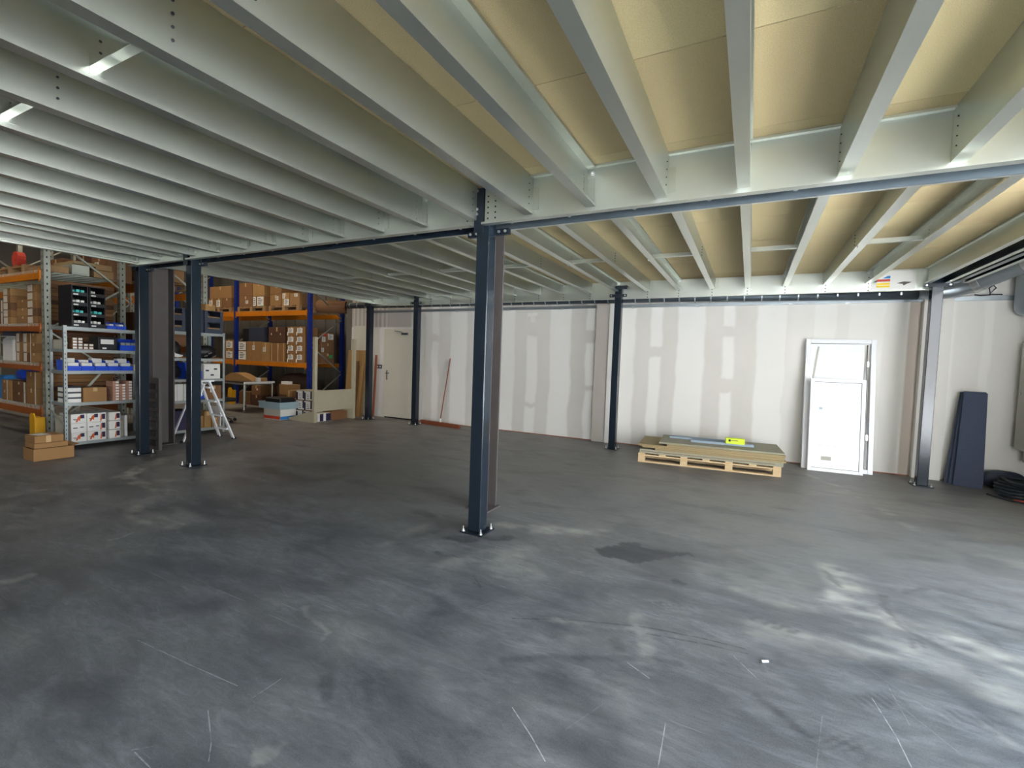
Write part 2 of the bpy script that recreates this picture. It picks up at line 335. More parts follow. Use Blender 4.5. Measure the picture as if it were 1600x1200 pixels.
# ------------------------------------------------------------------ floor with dust, stains and scratches
def node_mix(t, fac, a, b):
    n = t.nodes.new('ShaderNodeMix'); n.data_type = 'RGBA'
    for sock, v in ((n.inputs[0], fac), (n.inputs[6], a), (n.inputs[7], b)):
        if isinstance(v, bpy.types.NodeSocket): t.links.new(v, sock)
        else: sock.default_value = v
    return n.outputs[2]
def node_noise(t, vec, scale, detail=5, rough=0.6, stretch=None, dist=0.0, rot=0.0):
    if stretch or rot:
        mp = t.nodes.new('ShaderNodeMapping'); t.links.new(vec, mp.inputs['Vector'])
        mp.inputs['Scale'].default_value = stretch or (1, 1, 1); mp.inputs['Rotation'].default_value = (0, 0, rot); vec = mp.outputs['Vector']
    n = t.nodes.new('ShaderNodeTexNoise'); t.links.new(vec, n.inputs['Vector'])
    n.inputs['Scale'].default_value = scale; n.inputs['Detail'].default_value = detail; n.inputs['Roughness'].default_value = rough; n.inputs['Distortion'].default_value = dist
    return n.outputs['Fac']
def node_ramp(t, v, p0, p1, a=0.0, b=1.0):
    n = t.nodes.new('ShaderNodeMapRange'); t.links.new(v, n.inputs['Value'])
    for k, x in zip(('From Min', 'From Max', 'To Min', 'To Max'), (p0, p1, a, b)): n.inputs[k].default_value = x
    return n.outputs['Result']
def node_math(t, op, a, b):
    n = t.nodes.new('ShaderNodeMath'); n.operation = op
    for s, v in zip(n.inputs, (a, b)):
        if isinstance(v, bpy.types.NodeSocket): t.links.new(v, s)
        else: s.default_value = v
    return n.outputs[0]
def floor_material():
    m = bpy.data.materials.new('power_floated_concrete'); m.use_nodes = True; t = m.node_tree; b = t.nodes['Principled BSDF']
    tc = t.nodes.new('ShaderNodeTexCoord').outputs['Object']
    at = t.nodes.new('ShaderNodeAttribute'); at.attribute_name = 'marks'
    sp = t.nodes.new('ShaderNodeSeparateColor'); t.links.new(at.outputs['Color'], sp.inputs[0])
    big = node_ramp(t, node_noise(t, tc, 0.75, 7, 0.66, dist=0.9), 0.38, 0.62)
    mid = node_ramp(t, node_noise(t, tc, 2.6, 7, 0.68, (0.6, 1.7, 1), 1.2, 0.35), 0.40, 0.68)
    fine = node_ramp(t, node_noise(t, tc, 16, 6, 0.75, (0.5, 1.6, 1), 1.0, 0.5), 0.38, 0.66)
    grit = node_ramp(t, node_noise(t, tc, 140, 3, 0.7), 0.35, 0.75)
    c = node_mix(t, big, (*lin('#444a53'), 1), (*lin('#696c70'), 1))
    c = node_mix(t, node_math(t, 'MULTIPLY', mid, 0.62), c, (*lin('#969a9f'), 1))
    c = node_mix(t, node_math(t, 'MULTIPLY', node_math(t, 'SUBTRACT', 1.0, fine), 0.5), c, (*lin('#3e4248'), 1))
    c = node_mix(t, node_math(t, 'MULTIPLY', grit, 0.20), c, (*lin('#a7a6a2'), 1))
    # thin scuffs: stretched noise crossing a narrow band
    for rot, st, amt in ((0.5, (0.25, 14, 1), 0.35), (-0.8, (0.22, 11, 1), 0.3), (1.35, (0.2, 12, 1), 0.3)):
        s = node_noise(t, tc, 1.4, 2, 0.5, st, 0.4, rot)
        band = node_math(t, 'LESS_THAN', node_math(t, 'ABSOLUTE', node_math(t, 'SUBTRACT', s, 0.66), 0.0), 0.0035)
        band = node_math(t, 'MULTIPLY', band, node_ramp(t, node_noise(t, tc, 0.9, 3, 0.6), 0.52, 0.62))
        c = node_mix(t, node_math(t, 'MULTIPLY', band, amt), c, (*lin('#b9bcc0'), 1))
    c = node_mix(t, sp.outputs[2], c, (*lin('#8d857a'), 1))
    # single long scratches and tyre lines, each laid along its own axis on the floor
    brk = node_ramp(t, node_noise(t, tc, 22, 3, 0.6), 0.36, 0.52, 0.15, 1.0)
    acc = {'L': None, 'D': None}
    for ch, pts, w, soft, k in STROKES:
        if w > 0.0125 and not (ch == 'D' and w <= 0.015 and soft <= 0.013): continue
        for (ax, ay), (bx, by) in zip(pts[:-1], pts[1:]):
            mp = t.nodes.new('ShaderNodeMapping'); mp.vector_type = 'TEXTURE'; t.links.new(tc, mp.inputs['Vector'])
            mp.inputs['Location'].default_value = (ax, ay, 0); mp.inputs['Rotation'].default_value = (0, 0, math.atan2(by-ay, bx-ax))
            sx = t.nodes.new('ShaderNodeSeparateXYZ'); t.links.new(mp.outputs['Vector'], sx.inputs[0])
            Ls = math.hypot(bx-ax, by-ay); ww = 0.0028 if ch == 'L' else 0.008
            yv = node_ramp(t, node_math(t, 'ABSOLUTE', sx.outputs['Y'], 0.0), ww, ww*0.4, 0.0, k)
            xin = node_math(t, 'MULTIPLY', node_math(t, 'GREATER_THAN', sx.outputs['X'], 0.0), node_math(t, 'LESS_THAN', sx.outputs['X'], Ls))
            v = node_math(t, 'MULTIPLY', yv, xin)
            acc[ch] = v if acc[ch] is None else node_math(t, 'MAXIMUM', acc[ch], v)
    c = node_mix(t, node_math(t, 'MULTIPLY', acc['L'], brk), c, (*lin('#c9ccd0'), 1))
    c = node_mix(t, node_math(t, 'MULTIPLY', acc['D'], brk), c, (*lin('#2c2e35'), 1))
    c = node_mix(t, sp.outputs[0], c, (*lin('#c3c1b8'), 1))
    c = node_mix(t, sp.outputs[1], c, (*lin('#2c2e35'), 1))
    t.links.new(c, b.inputs['Base Color'])
    rg = node_ramp(t, mid, 0, 1, 0.40, 0.62)
    rg = node_math(t, 'ADD', rg, node_math(t, 'MULTIPLY', sp.outputs[0], 0.25))
    t.links.new(rg, b.inputs['Roughness']); b.inputs['Specular IOR Level'].default_value = 0.45
    bp = t.nodes.new('ShaderNodeBump'); bp.inputs['Strength'].default_value = 0.10; bp.inputs['Distance'].default_value = 0.01
    t.links.new(fine, bp.inputs['Height']); t.links.new(bp.outputs['Normal'], b.inputs['Normal'])
    return m
def build_floor():
    rows = 0.35*(1.0+9.4/0.35)**np.linspace(0, 1, 520); nc = 560
    rows = np.concatenate([[YB-0.2], rows, [11.2]])
    xs = []
    for y in rows:
        yy = max(y, 0.35); a = max(XL, -3.5*(yy+0.15)); b = min(XR, 1.35*(yy+0.15))
        xs.append(np.concatenate([[XL-0.1], np.linspace(a, b, nc), [XR+0.25]]))
    X = np.array(xs); Y = np.repeat(rows[:, None], X.shape[1], 1); nr, ncol = X.shape
    V = np.stack([X, Y, np.zeros_like(X)], -1).reshape(-1, 3)
    i = np.arange(nr-1)[:, None]*ncol+np.arange(ncol-1)[None, :]
    F = np.stack([i, i+1, i+ncol+1, i+ncol], -1).reshape(-1, 4)
    me = bpy.data.meshes.new('floor'); me.vertices.add(len(V)); me.vertices.foreach_set('co', V.ravel())
    me.loops.add(F.size); me.loops.foreach_set('vertex_index', F.ravel()); me.polygons.add(len(F))
    me.polygons.foreach_set('loop_start', np.arange(len(F))*4); me.polygons.foreach_set('loop_total', np.full(len(F), 4)); me.update()
    wx = X+(fbm(X*3, Y*3, 11)-0.5)*0.16+(fbm(X*14, Y*14, 15)-0.5)*0.05
    wy = Y+(fbm(X*3, Y*3, 21)-0.5)*0.16+(fbm(X*14, Y*14, 25)-0.5)*0.05
    L = np.zeros_like(X); D = np.zeros_like(X)
    br = np.clip((fbm(X*7, Y*13, 31, 5)-0.30)*2.6, 0, 1.2)*(0.6+0.6*fbm(X*30, Y*45, 33, 3))
    for ch, pts, w, soft, k in STROKES:
        thin = False
        if w <= 0.0125 or (ch == 'D' and w <= 0.015 and soft <= 0.013): continue
        ys = [p[1] for p in pts]; xs_ = [p[0] for p in pts]; pad = w+soft*2+0.2
        mk = (Y > min(ys)-pad) & (Y < max(ys)+pad) & (X > min(xs_)-pad) & (X < max(xs_)+pad)
        if not mk.any(): continue
        a, b_ = (X, Y) if thin else (wx, wy)
        d = segdist(a[mk], b_[mk], pts)
        v = np.clip(1-(d-w*0.5)/max(soft*0.7, 0.011), 0, 1)*k*(0.75 if thin else 1)
        v = v*(br[mk]*0.85 if ch == 'L' else np.clip(br[mk]*0.6+0.5, 0, 1.1))
        T = L if ch == 'L' else D
        T[mk] = np.maximum(T[mk], v)
    # the wet-looking stain right of the centre column: filled outline
    px, py = X+(fbm(X*16, Y*16, 41)-0.5)*0.05, Y+(fbm(X*16, Y*16, 45)-0.5)*0.05
    ins = np.zeros(X.shape, bool); P = STAIN
    for (ax, ay), (bx, by) in zip(P, P[1:]+P[:1]):
        c = ((ay > py) != (by > py)); ins ^= c & (px < (bx-ax)*(py-ay)/(by-ay+1e-12)+ax)
    D = np.maximum(D, ins*0.72)
    # trodden dust with patchy edges on the right, smears elsewhere
    g = np.clip((fbm(X*1.3, Y*1.3, 51)-0.52)*4, 0, 1)*np.clip((X+1.2)/1.5, 0, 1)*np.clip((6-Y)/3, 0, 1)
    L = np.maximum(L, g*0.34*np.clip((fbm(X*5, Y*11, 55, 5)-0.35)*2.5, 0, 1))
    g2 = np.clip((fbm(X*0.9+7, Y*2.2, 61)-0.55)*4, 0, 1)
    L = np.maximum(L, g2*0.22*np.clip((fbm(X*4+3, Y*9, 65, 5)-0.35)*2.5, 0, 1))
    g3 = np.clip((fbm(X*2.2+3, Y*4.5, 67, 5)-0.55)*5, 0, 1); D = np.maximum(D, g3*0.28)
    # a few shoe-sole prints in the dust
    for cx, cy, an in ((0.05, 2.6, 0.3), (0.42, 2.25, 0.5), (0.75, 2.95, 0.2), (0.2, 3.1, -0.3), (0.95, 3.35, 0.9), (0.6, 2.62, 0.7), (-0.35, 3.0, 0.4), (0.95, 2.7, 0.5)):
        u = (X-cx)*math.cos(an)+(Y-cy)*math.sin(an); v = -(X-cx)*math.sin(an)+(Y-cy)*math.cos(an)
        sole = (np.abs(u) < 0.14) & (np.abs(v) < 0.045*(1-0.25*(u/0.14)**2)) & (np.sin(u*170) > 0)
        D = np.maximum(D, sole*0.42*np.clip(br+0.2, 0, 1))
    Wm = np.clip((Y-2.9+(fbm(X*0.8, Y*0.8, 95)-0.5)*2.5)/3.0, 0, 1)*0.48+np.clip((-5.8-X)/3, 0, 1)*0.12  # warm tint further back: partly dust, partly warm light put into the colour
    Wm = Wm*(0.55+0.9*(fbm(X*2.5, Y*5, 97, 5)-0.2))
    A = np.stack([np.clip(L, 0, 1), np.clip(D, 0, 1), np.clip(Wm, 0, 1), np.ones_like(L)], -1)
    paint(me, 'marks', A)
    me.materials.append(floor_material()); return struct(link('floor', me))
build_floor()

# ------------------------------------------------------------------ plasterboard wall, jointed and spotted with filler
YW = 8.75
def wall_material():
    m = bpy.data.materials.new('plasterboard_and_filler'); m.use_nodes = True; t = m.node_tree; b = t.nodes['Principled BSDF']
    tc = t.nodes.new('ShaderNodeTexCoord').outputs['Object']
    at = t.nodes.new('ShaderNodeAttribute'); at.attribute_name = 'filler'
    sp = t.nodes.new('ShaderNodeSeparateColor'); t.links.new(at.outputs['Color'], sp.inputs[0])
    n = node_ramp(t, node_noise(t, tc, 1.5, 5, 0.6, (1, 1, 0.5)), 0.3, 0.7)
    c = node_mix(t, n, (*lin('#d1cdc5'), 1), (*lin('#d7d3cb'), 1))
    c = node_mix(t, sp.outputs[2], c, (*lin('#8d857a'), 1))
    # single long scratches and tyre lines, each laid along its own axis on the floor
    brk = node_ramp(t, node_noise(t, tc, 22, 3, 0.6), 0.36, 0.52, 0.15, 1.0)
    acc = {'L': None, 'D': None}
    for ch, pts, w, soft, k in STROKES:
        if w > 0.0125 and not (ch == 'D' and w <= 0.015 and soft <= 0.013): continue
        for (ax, ay), (bx, by) in zip(pts[:-1], pts[1:]):
            mp = t.nodes.new('ShaderNodeMapping'); mp.vector_type = 'TEXTURE'; t.links.new(tc, mp.inputs['Vector'])
            mp.inputs['Location'].default_value = (ax, ay, 0); mp.inputs['Rotation'].default_value = (0, 0, math.atan2(by-ay, bx-ax))
            sx = t.nodes.new('ShaderNodeSeparateXYZ'); t.links.new(mp.outputs['Vector'], sx.inputs[0])
            Ls = math.hypot(bx-ax, by-ay); ww = 0.0028 if ch == 'L' else 0.008
            yv = node_ramp(t, node_math(t, 'ABSOLUTE', sx.outputs['Y'], 0.0), ww, ww*0.4, 0.0, k)
            xin = node_math(t, 'MULTIPLY', node_math(t, 'GREATER_THAN', sx.outputs['X'], 0.0), node_math(t, 'LESS_THAN', sx.outputs['X'], Ls))
            v = node_math(t, 'MULTIPLY', yv, xin)
            acc[ch] = v if acc[ch] is None else node_math(t, 'MAXIMUM', acc[ch], v)
    c = node_mix(t, node_math(t, 'MULTIPLY', acc['L'], brk), c, (*lin('#c9ccd0'), 1))
    c = node_mix(t, node_math(t, 'MULTIPLY', acc['D'], brk), c, (*lin('#2c2e35'), 1))
    c = node_mix(t, sp.outputs[0], c, (*lin('#eceae4'), 1))
    c = node_mix(t, sp.outputs[1], c, (*lin('#a39486'), 1))
    t.links.new(c, b.inputs['Base Color']); b.inputs['Roughness'].default_value = 0.75; b.inputs['Specular IOR Level'].default_value = 0.3
    return m
M['plaster'] = wall_material()
def build_wall():
    x0, x1, z1 = -9.12, XR, 3.6
    nx, nz = 560, 150; X, Z = np.meshgrid(np.linspace(x0, x1, nx), np.linspace(0, z1, nz))
    V = np.stack([X, np.full_like(X, YW), Z], -1).reshape(-1, 3)
    i = np.arange(nz-1)[:, None]*nx+np.arange(nx-1)[None, :]; F = np.stack([i, i+1, i+nx+1, i+nx], -1).reshape(-1, 4)
    k = len(V); yb = YW+0.18
    E = [(x0, YW, z1), (x1, YW, z1), (x1, yb, ZR), (x0, yb, ZR), (x0, YW, ZR), (x1, YW, ZR), (x0, yb, 0), (x0, YW, 0), (x1, yb, 0), (x1, YW, 0)]
    V = np.concatenate([V, np.array(E)]); F = F.tolist()+[[k, k+1, k+5, k+4], [k+7, k+4, k+3, k+6], [k+9, k+8, k+2, k+5], [k+6, k+3, k+2, k+8], [k+4, k+5, k+2, k+3]]
    me = bpy.data.meshes.new('wall_back'); me.from_pydata(V.tolist(), [], F); me.update()
    wob = X+(fbm(X*0.8, Z*2.0, 71, 3)-0.5)*0.08+(fbm(X*9, Z*6, 75, 2)-0.5)*0.012
    A = np.zeros_like(X)
    gaps = {1: ((1.89, 2.01),), 4: ((2.05, 2.42), (2.52, 3.6), (0.57, 0.63)), 6: ((1.91, 2.12), (0.98, 1.04)), 8: ((1.68, 1.83),), 10: ((2.04, 2.18), (1.10, 1.31))}
    for n, (a, b) in enumerate(BANDS):
        v = np.clip((wob-a)/0.035+0.5, 0, 1)*np.clip((b-wob)/0.035+0.5, 0, 1)
        if n in gaps:
            taper = 0
            for g0, g1 in gaps[n]:
                zz = Z+(fbm(X*8, Z*5, 81)-0.5)*0.10
                v = v*np.clip(np.maximum(g0-zz, zz-g1)/0.03, 0, 1)
            v = v*0.85
        else: v = v*(0.86+0.28*(fbm(X*1.6, Z*1.1, 91)-0.5))
        A = np.maximum(A, v)
    blob = np.clip(1-np.hypot(X+4.03, Z-2.36)/0.07, 0, 1); A = np.maximum(A, np.clip(blob*3, 0, 0.6))
    A = np.maximum(A, np.clip((X-0.0)/0.6, 0, 1)*0.55)
    base = (X < -6.95)*0.55*(Z < 2.2)+(X < -6.95)*(Z >= 2.2)*0.15           # painted end by the door
    A = np.maximum(A, base)
    Bv = ((Z > 2.22) & (X < -7.2))*0.75*(0.6+0.4*np.sin(X*46)*(X < -7.9)) + ((X > 2.03) & (X < 2.17))*0.8  # right-hand brown strip: shade of the pilaster side put into the wall colour
    C = np.zeros((len(V), 4)); C[:nx*nz, 0] = A.ravel(); C[:nx*nz, 1] = np.clip(Bv, 0, 1).ravel(); C[:, 3] = 1; C[nx*nz:, 0] = 0.4
    paint(me, 'filler', C); me.materials.append(M['plaster']); return struct(link('wall_back', me))
build_wall()
def plaster_box(name, x0, x1, y0, y1, z0, z1, v=0.25, w=0.0):
    me = MB().box(x0, x1, y0, y1, z0, z1).mesh(name, M['plaster']); paint(me, 'filler', np.tile([v, w, 0, 1], (8, 1))); return struct(link(name, me))
plaster_box('trim_1', -2.66, -2.40, YW-0.08, YW-0.001, 0.001, 3.3, 0.0, 0.35)  # shaded side of the boxed column put into this browner colour
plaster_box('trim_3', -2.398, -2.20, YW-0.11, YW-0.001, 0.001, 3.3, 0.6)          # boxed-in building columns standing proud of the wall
plaster_box('trim_2', 2.18, 2.50, YW-0.10, YW-0.001, 0.001, 3.3, 0.55)
# joint between floor and wall: dark sealant line
struct(MB().box(-6.95, -2.67, YW-0.012, YW-0.001, 0.001, 0.014).box(-2.19, 2.17, YW-0.012, YW-0.001, 0.001, 0.014).build('baseboard_back', M['copper']))

# right wall with the open gate, rear wall with its gate, the rest of the hall
def wall_r():
    m = MB(); x0, x1 = XR, XR+0.2; g0, g1, gh = GATE_R
    m.box(x0, x1, g1, YW+0.18, 0, ZR).box(x0, x1, YB, g0, 0, ZR).box(x0, x1, g0, g1, gh, ZR)
    me = m.mesh('wall_right', M['plaster']); paint(me, 'filler', np.tile([0.35, 0, 0, 1], (24, 1))); struct(link('wall_right', me))
wall_r()
m = MB(); g0, g1, gh = GATE_B
m.box(XL, g0, YB-0.2, YB, 0, ZR).box(g1, XR+0.2, YB-0.2, YB, 0, ZR).box(g0, g1, YB-0.2, YB, gh, ZR)
struct(m.build('wall_front', M['hall']))
struct(MB().box(XL-0.2, XL, YB, 11.0, 0, ZR).build('wall_left', M['hall']))
m = MB().box(XL, -9.13, 9.75, 9.95, 0, ZR)
for i in range(26):                                                              # wide ribs of the hall cladding behind the racks
    m.box(XL+0.4+i*0.44, XL+0.55+i*0.44, 9.725, 9.751, 0, ZR)
m.box(-9.33, -9.125, YW+0.02, 9.75, 0, ZR)
struct(m.build('wall_back', M['hall']))
m = MB().box(XL-0.2, XR+0.2, YB-0.2, 10.0, ZR, ZR+0.15)
for i in range(8): m.box(XL, XR, YB+0.8+i*2.2, YB+0.95+i*2.2, ZR-0.25, ZR)
struct(m.build('ceiling', M['roof']))
struct(MB().box(XR+0.25, XR+22, YB-20, 16, -0.3, -0.03).box(XL, XR+0.25, YB-20, YB-0.2, -0.3, -0.03).build('floor', M['yard']))

# ------------------------------------------------------------------ mezzanine overhead
ZD = 2.945                                   # underside of the deck
YF = 3.445                                   # front column row
mez = bpy.data.objects.new('ceiling', None); COL.objects.link(mez); mez['kind'] = 'structure'
dk = [M['deck'], M['deck2']]
ys = [-1.32]+[2.27+0.925*k for k in range(-3, 7)]+[8.33]
n = 0
for r in range(len(ys)-1):
    xs = [-7.72]; x = -7.72+(1.02 if r % 2 else 2.04)
    while x < 2.3: xs.append(x); x += 2.04
    xs.append(2.40)
    for a, b in zip(xs[:-1], xs[1:]):
        o = MB().box(a+0.0015, b-0.0015, ys[r]+0.002, ys[r+1]-0.002, ZD+random.uniform(0, 0.0012), ZD+0.03).build('deck_panel', dk[n*7 % 3 % 2], mez); n += 1
# printed stamp on one panel
m = MB()
for i, (a, b, c, d) in enumerate(((0, 0.16, 0, 0.008), (0.02, 0.06, 0.02, 0.05), (0.08, 0.12, 0.02, 0.04), (0.0, 0.012, 0.015, 0.05))): m.box(a, b, c, d, -0.0006, 0)
m.build('stamp', M['mdf_dark'], mez, (0.60, 2.18, ZD-0.0005), (0, 0, 0.2))

# joists: (right-hand bottom edge, orientation) C sections 0.51 m apart
FB = (-1.25, YF-0.074, 2.66, ZD-0.001)       # front bay y0, y1, z0, z1
BB = (YF+0.074, 8.185, 2.765, ZD-0.001)
def bolt_mb(y, z, r=0.011):
    m = MB(); m.cyl((0, 0, 0), (0, -0.010, 0), r*1.6, n=10).cyl((0, -0.010, 0), (0, -0.022, 0), r, n=6).cyl((0, -0.022, 0), (0, -0.032, 0), r*0.5, n=6); return m
bolt_me = bolt_mb(0, 0).mesh('bolt', M['zinc'])
def joist_mesh(open_right, span):
    y0, y1, z0, z1 = span; m = MB(); h = z1-z0
    if open_right: m.cy(-0.075, 1, 0.075, 0, y1-y0, 0, h)
    else: m.cy(0, -1, 0.075, 0, y1-y0, 0, h)
    xw = -0.075 if open_right else 0.0
    # rows of punched holes at mid span, and end holes: dark plugs through the web
    m.mat(1)
    for yy in ((y1-y0)/2, (y1-y0)-0.08):
        for k in range(4):
            z = h*0.2+k*h*0.18; rr = 0.006 if yy < 3 else 0.0035; m.cyl((xw-0.0055, yy, z), (xw+0.0055, yy, z), rr, n=8)
    return m.mesh('joist', [M['galv'], M['hole']])
meshes = {(o, s): joist_mesh(o, FB if s == 'f' else BB) for o in (True, False) for s in 'fb'}
cleat = MB().box(0, 0.004, -0.07, 0, 0.03, 0.20).box(0, 0.06, -0.004, 0, 0.03, 0.20)
cleat_me = cleat.mesh('cleat', M['galv'])
def joist(x, open_right, bay):
    y0, y1, z0, z1 = FB if bay == 'f' else BB
    o = link('joist', meshes[(open_right, bay)], mez, (x, y0, z0))
    xw = -0.075 if open_right else 0.0; s = 1 if open_right else -1
    c = link('cleat', cleat_me, o, (xw+(0.0045 if open_right else -0.0085), y1-y0-0.001, 0.0 if bay == 'f' else -0.02))
    for zz in (0.02, 0.24 if bay == 'f' else 0.15):
        link('bolt', bolt_me, o, (xw+s*0.045, y1-y0-0.0, zz))
    return o
front_open = {-1.08, -2.61, -3.63, -4.65, -5.67}
for k in range(0, 13):
    x = round(-0.06-0.51*k, 2); joist(x, x in front_open or k == 0, 'f')
for x in (0.475, 0.985, 1.495): joist(x, True, 'f')
for x, o in ((-6.46, True), (-6.98, False), (-7.50, True)): joist(x, o, 'f')
for k in range(-3, 13):
    x = round(-0.06-0.51*k, 2); joist(x, k % 2 == 0 if k >= 0 else (k == -2), 'b')
for x, o in ((-6.62, True), (-7.10, False), (-7.58, True)): joist(x, o, 'b')
# edge beams, left and the far front one
MB().cy(-7.62, 1, 0.06, -1.25, FB[1], 2.64, ZD-0.001).build('edge_beam', M['galv'], mez)
MB().cy(-7.86, 1, 0.06, BB[0], 8.18, 2.70, ZD-0.001).build('edge_beam', M['galv'], mez)
MB().cx(-1.25, -1, 0.06, -7.62, 2.2, 2.61, ZD-0.001).build('main_beam', M['galv_beam'], mez)
# main beams: a pair of C sections with the columns in the gap between them
def main_beam(x0, x1, y, d, z0=2.612, z1=ZD-0.001, holes=()):
    m = MB().cx(y, d, 0.062, 0, x1-x0, z0, z1, t=0.005, lip=0.016)
    m.mat(1)
    for hx in holes:
        for k in range(5): m.cyl((hx-x0, y-0.006, 2.67+0.045*k), (hx-x0, y+0.006, 2.67+0.045*k), 0.008, n=8)
    return m.build('main_beam', [M['galv_beam'], M['hole']], mez, (x0, 0, 0))
yf, yb = YF-0.066, YF+0.066
for a, b, h in ((-7.68, -6.40, ()), (-6.30, -2.125, (-6.2, -2.2)), (-2.030, 2.05, (-2.0, -1.93))):
    main_beam(a, b, yf, -1, holes=h); main_beam(a, b, yb, 1)
    MB().box(max(a, -7.52)+0.02, b-0.02, yb-0.009, yb-0.001, 2.60, ZD-0.01).build('gap_tint_plate', M['navy'] if b < 0 else M['steel_blue'], mez)  # added plate: gap reflections put into its colour, dark left, paler right
for i in range(13):
    link("bolt", bolt_me, mez, (-5.92+0.51*i, yb-0.0095, 2.66))
main_beam(-8.02, 2.14, 8.19, 1, z0=2.652, holes=tuple(-0.10-0.51*k for k in range(-4, 13)))
# double edge beam running back along the right side, from the back column towards the gate
for xw, d in ((2.075, -1), (2.215, 1), (2.36, -1), (2.42, 1)):
    MB().cy(xw, d, 0.055, -1.25, 8.15, 2.72, ZD-0.001, t=0.005).build('edge_beam', M['galv'] if xw != 2.36 else M['navy'], mez)
for xw in (2.204, 2.409): MB().box(xw, xw+0.009, -1.2, 8.04, 2.715, ZD-0.01).build('gap_tint_plate', M['navy'], mez)
# braces between pairs of joists
def brace(x0, x1, y, z):
    m = MB().box(0, x1-x0, 0, 0.045, 0, 0.003).box(0, x1-x0, 0.042, 0.045, 0.003, 0.05).box(0, 0.003, 0.0, 0.06, -0.03, 0.055)
    return m.build('brace', M['galv'], mez, (x0, y, z))
for x in (-2.61, -3.63, -4.65, -5.67): brace(x-0.071, x+0.505, 1.02, 2.74)
for x in (-6.18, -5.16, -4.14, -3.12, -2.10, -1.08, -0.06, 0.96): brace(x-0.071, x+0.505, 5.70, 2.775)
# load notice on the back beam
sg = MB().box(1.46, 1.95, 8.180, 8.1835, 2.665, 2.925)
sg.mat(1).box(1.52, 1.67, 8.178, 8.1802, 2.70, 2.727).box(1.52, 1.67, 8.178, 8.1802, 2.737, 2.764)
sg.mat(2).box(1.52, 1.67, 8.178, 8.1802, 2.783, 2.815)
sg.mat(3).prism([(1.58, 2.825), (1.67, 2.825), (1.67, 2.86), (1.64, 2.86)], 'y', 8.178, 8.1802)
sg.mat(4).prism([(1.74, 2.755), (1.82, 2.775), (1.91, 2.765), (1.86, 2.745), (1.82, 2.72), (1.81, 2.742)], 'y', 8.178, 8.1802)
sgn = tag(sg.build('notice_plate', [M['white_matt'], M['yellow_print'], M['red'], M['blue_print'], M['primer']]), 'white load notice with yellow, red and blue bars on the rear beam', 'sign')

# ------------------------------------------------------------------ steel columns
def column(x, y, label, top, head, rot=0.0):
    t = thing('steel_column', label, 'column', (x, y, 0), (0, 0, rot), 'dark blue mezzanine columns')
    w = 0.06
    bevel(MB().box(-w, w, -w, w, 0.012, top).build('shaft', M['navy'], t), 0.006, 2)
    bevel(MB().box(-0.11, 0.11, -0.11, 0.11, 0.0, 0.012).build('base_plate', M['navy_dark'], t), 0.002, 1)
    for sx in (-1, 1):
        for sy in (-1, 1):
            MB().cyl((0, 0, 0), (0, 0, 0.003), 0.017, n=12).cyl((0, 0, 0.003), (0, 0, 0.016), 0.012, n=6).cyl((0, 0, 0.016), (0, 0, 0.045), 0.006, 0.005, n=8).build('anchor_bolt', M['zinc'], t, (sx*0.088, sy*0.088, 0.0122))
    head(t); return t
def bolts(t, pts, d=(0, -1, 0)):
    for p in pts:
        q = Vector(p)+Vector(d)*0.012
        MB().cyl(p, q, 0.012, n=6).build('bolt', M['zinc'], t)
def head_front(t):
    m = MB().box(-0.074, 0.016, -0.086, -0.0775, -0.06, 0.30)                         # splice plate over the beam joint
    o = m.build('splice_plate', M['navy_dark'], t, (0, 0, 2.62)); bolts(o, [(-0.045, -0.086, z) for z in (0.28, 0.13, 0.09)])
    o = MB().box(-0.20, 0.20, 0.02, 0.058, -0.055, -0.006).build('seat_bracket', M['navy_dark'], t, (0, 0, 2.61))
    bolts(o, [(x, 0.02, -0.03) for x in (-0.17, -0.11, 0.11, 0.17)])
def head_back(t):
    o = MB().box(-0.15, 0.15, -0.068, -0.058, 0, 0.05).build('cross_bracket', M['navy_dark'], t, (0, 0, 2.665)); bolts(o, [(-0.12, -0.068, 0.025), (0.12, -0.068, 0.025)])
    MB().box(-0.06, 0.15, -0.066, -0.059, 0, 0.06).box(-0.06, 0.15, -0.059, 0.05, 0.05, 0.06).build('top_bracket', M['navy_dark'], t, (0, 0, 2.80))
column(-2.05, YF, 'dark blue steel column in the middle of the floor, nearest of all columns', 2.93, head_front)
column(-6.35, YF, 'dark blue steel column in front of the white stepladder', 2.93, head_front)
column(-7.60, YF, 'dark blue steel column at the right end of the shelf of blue bins', 2.93, head_front)
column(-7.97, 8.20, 'dark blue steel column between the leaning chipboard and the light switches', 2.86, head_back)
column(-6.60, 8.22, 'dark blue steel column between the cream door and the broom', 2.86, head_back)
column(-2.10, 8.115, 'dark blue steel column just left of the pallet of chipboard', 2.86, head_back)
column(2.15, 8.10, 'shiny blue steel column between the white leaning frame and the charcoal boards', 2.86, head_back)
def h_column(x, y, s, label):
    t = thing('building_column', label, 'column', (x, y, 0), group='brown grey building columns'); h = s/2; f = 0.018
    MB().box(-h, h, -h, -h+f, 0.012, 2.93).box(-h, h, h-f, h, 0.012, 2.93).box(-0.006, 0.006, -h+f, h-f, 0.012, 2.93).build('shaft', M['primer'], t)
    MB().box(-h-0.03, h+0.03, -h-0.03, h+0.03, 0, 0.012).build('base_plate', M['primer'], t)
h_column(-8.20, 3.94, 0.30, 'broad brown grey H column right of the shelf of blue bins')
h_column(-2.34, 4.03, 0.20, 'slim brown grey H column half hidden behind the middle blue column')

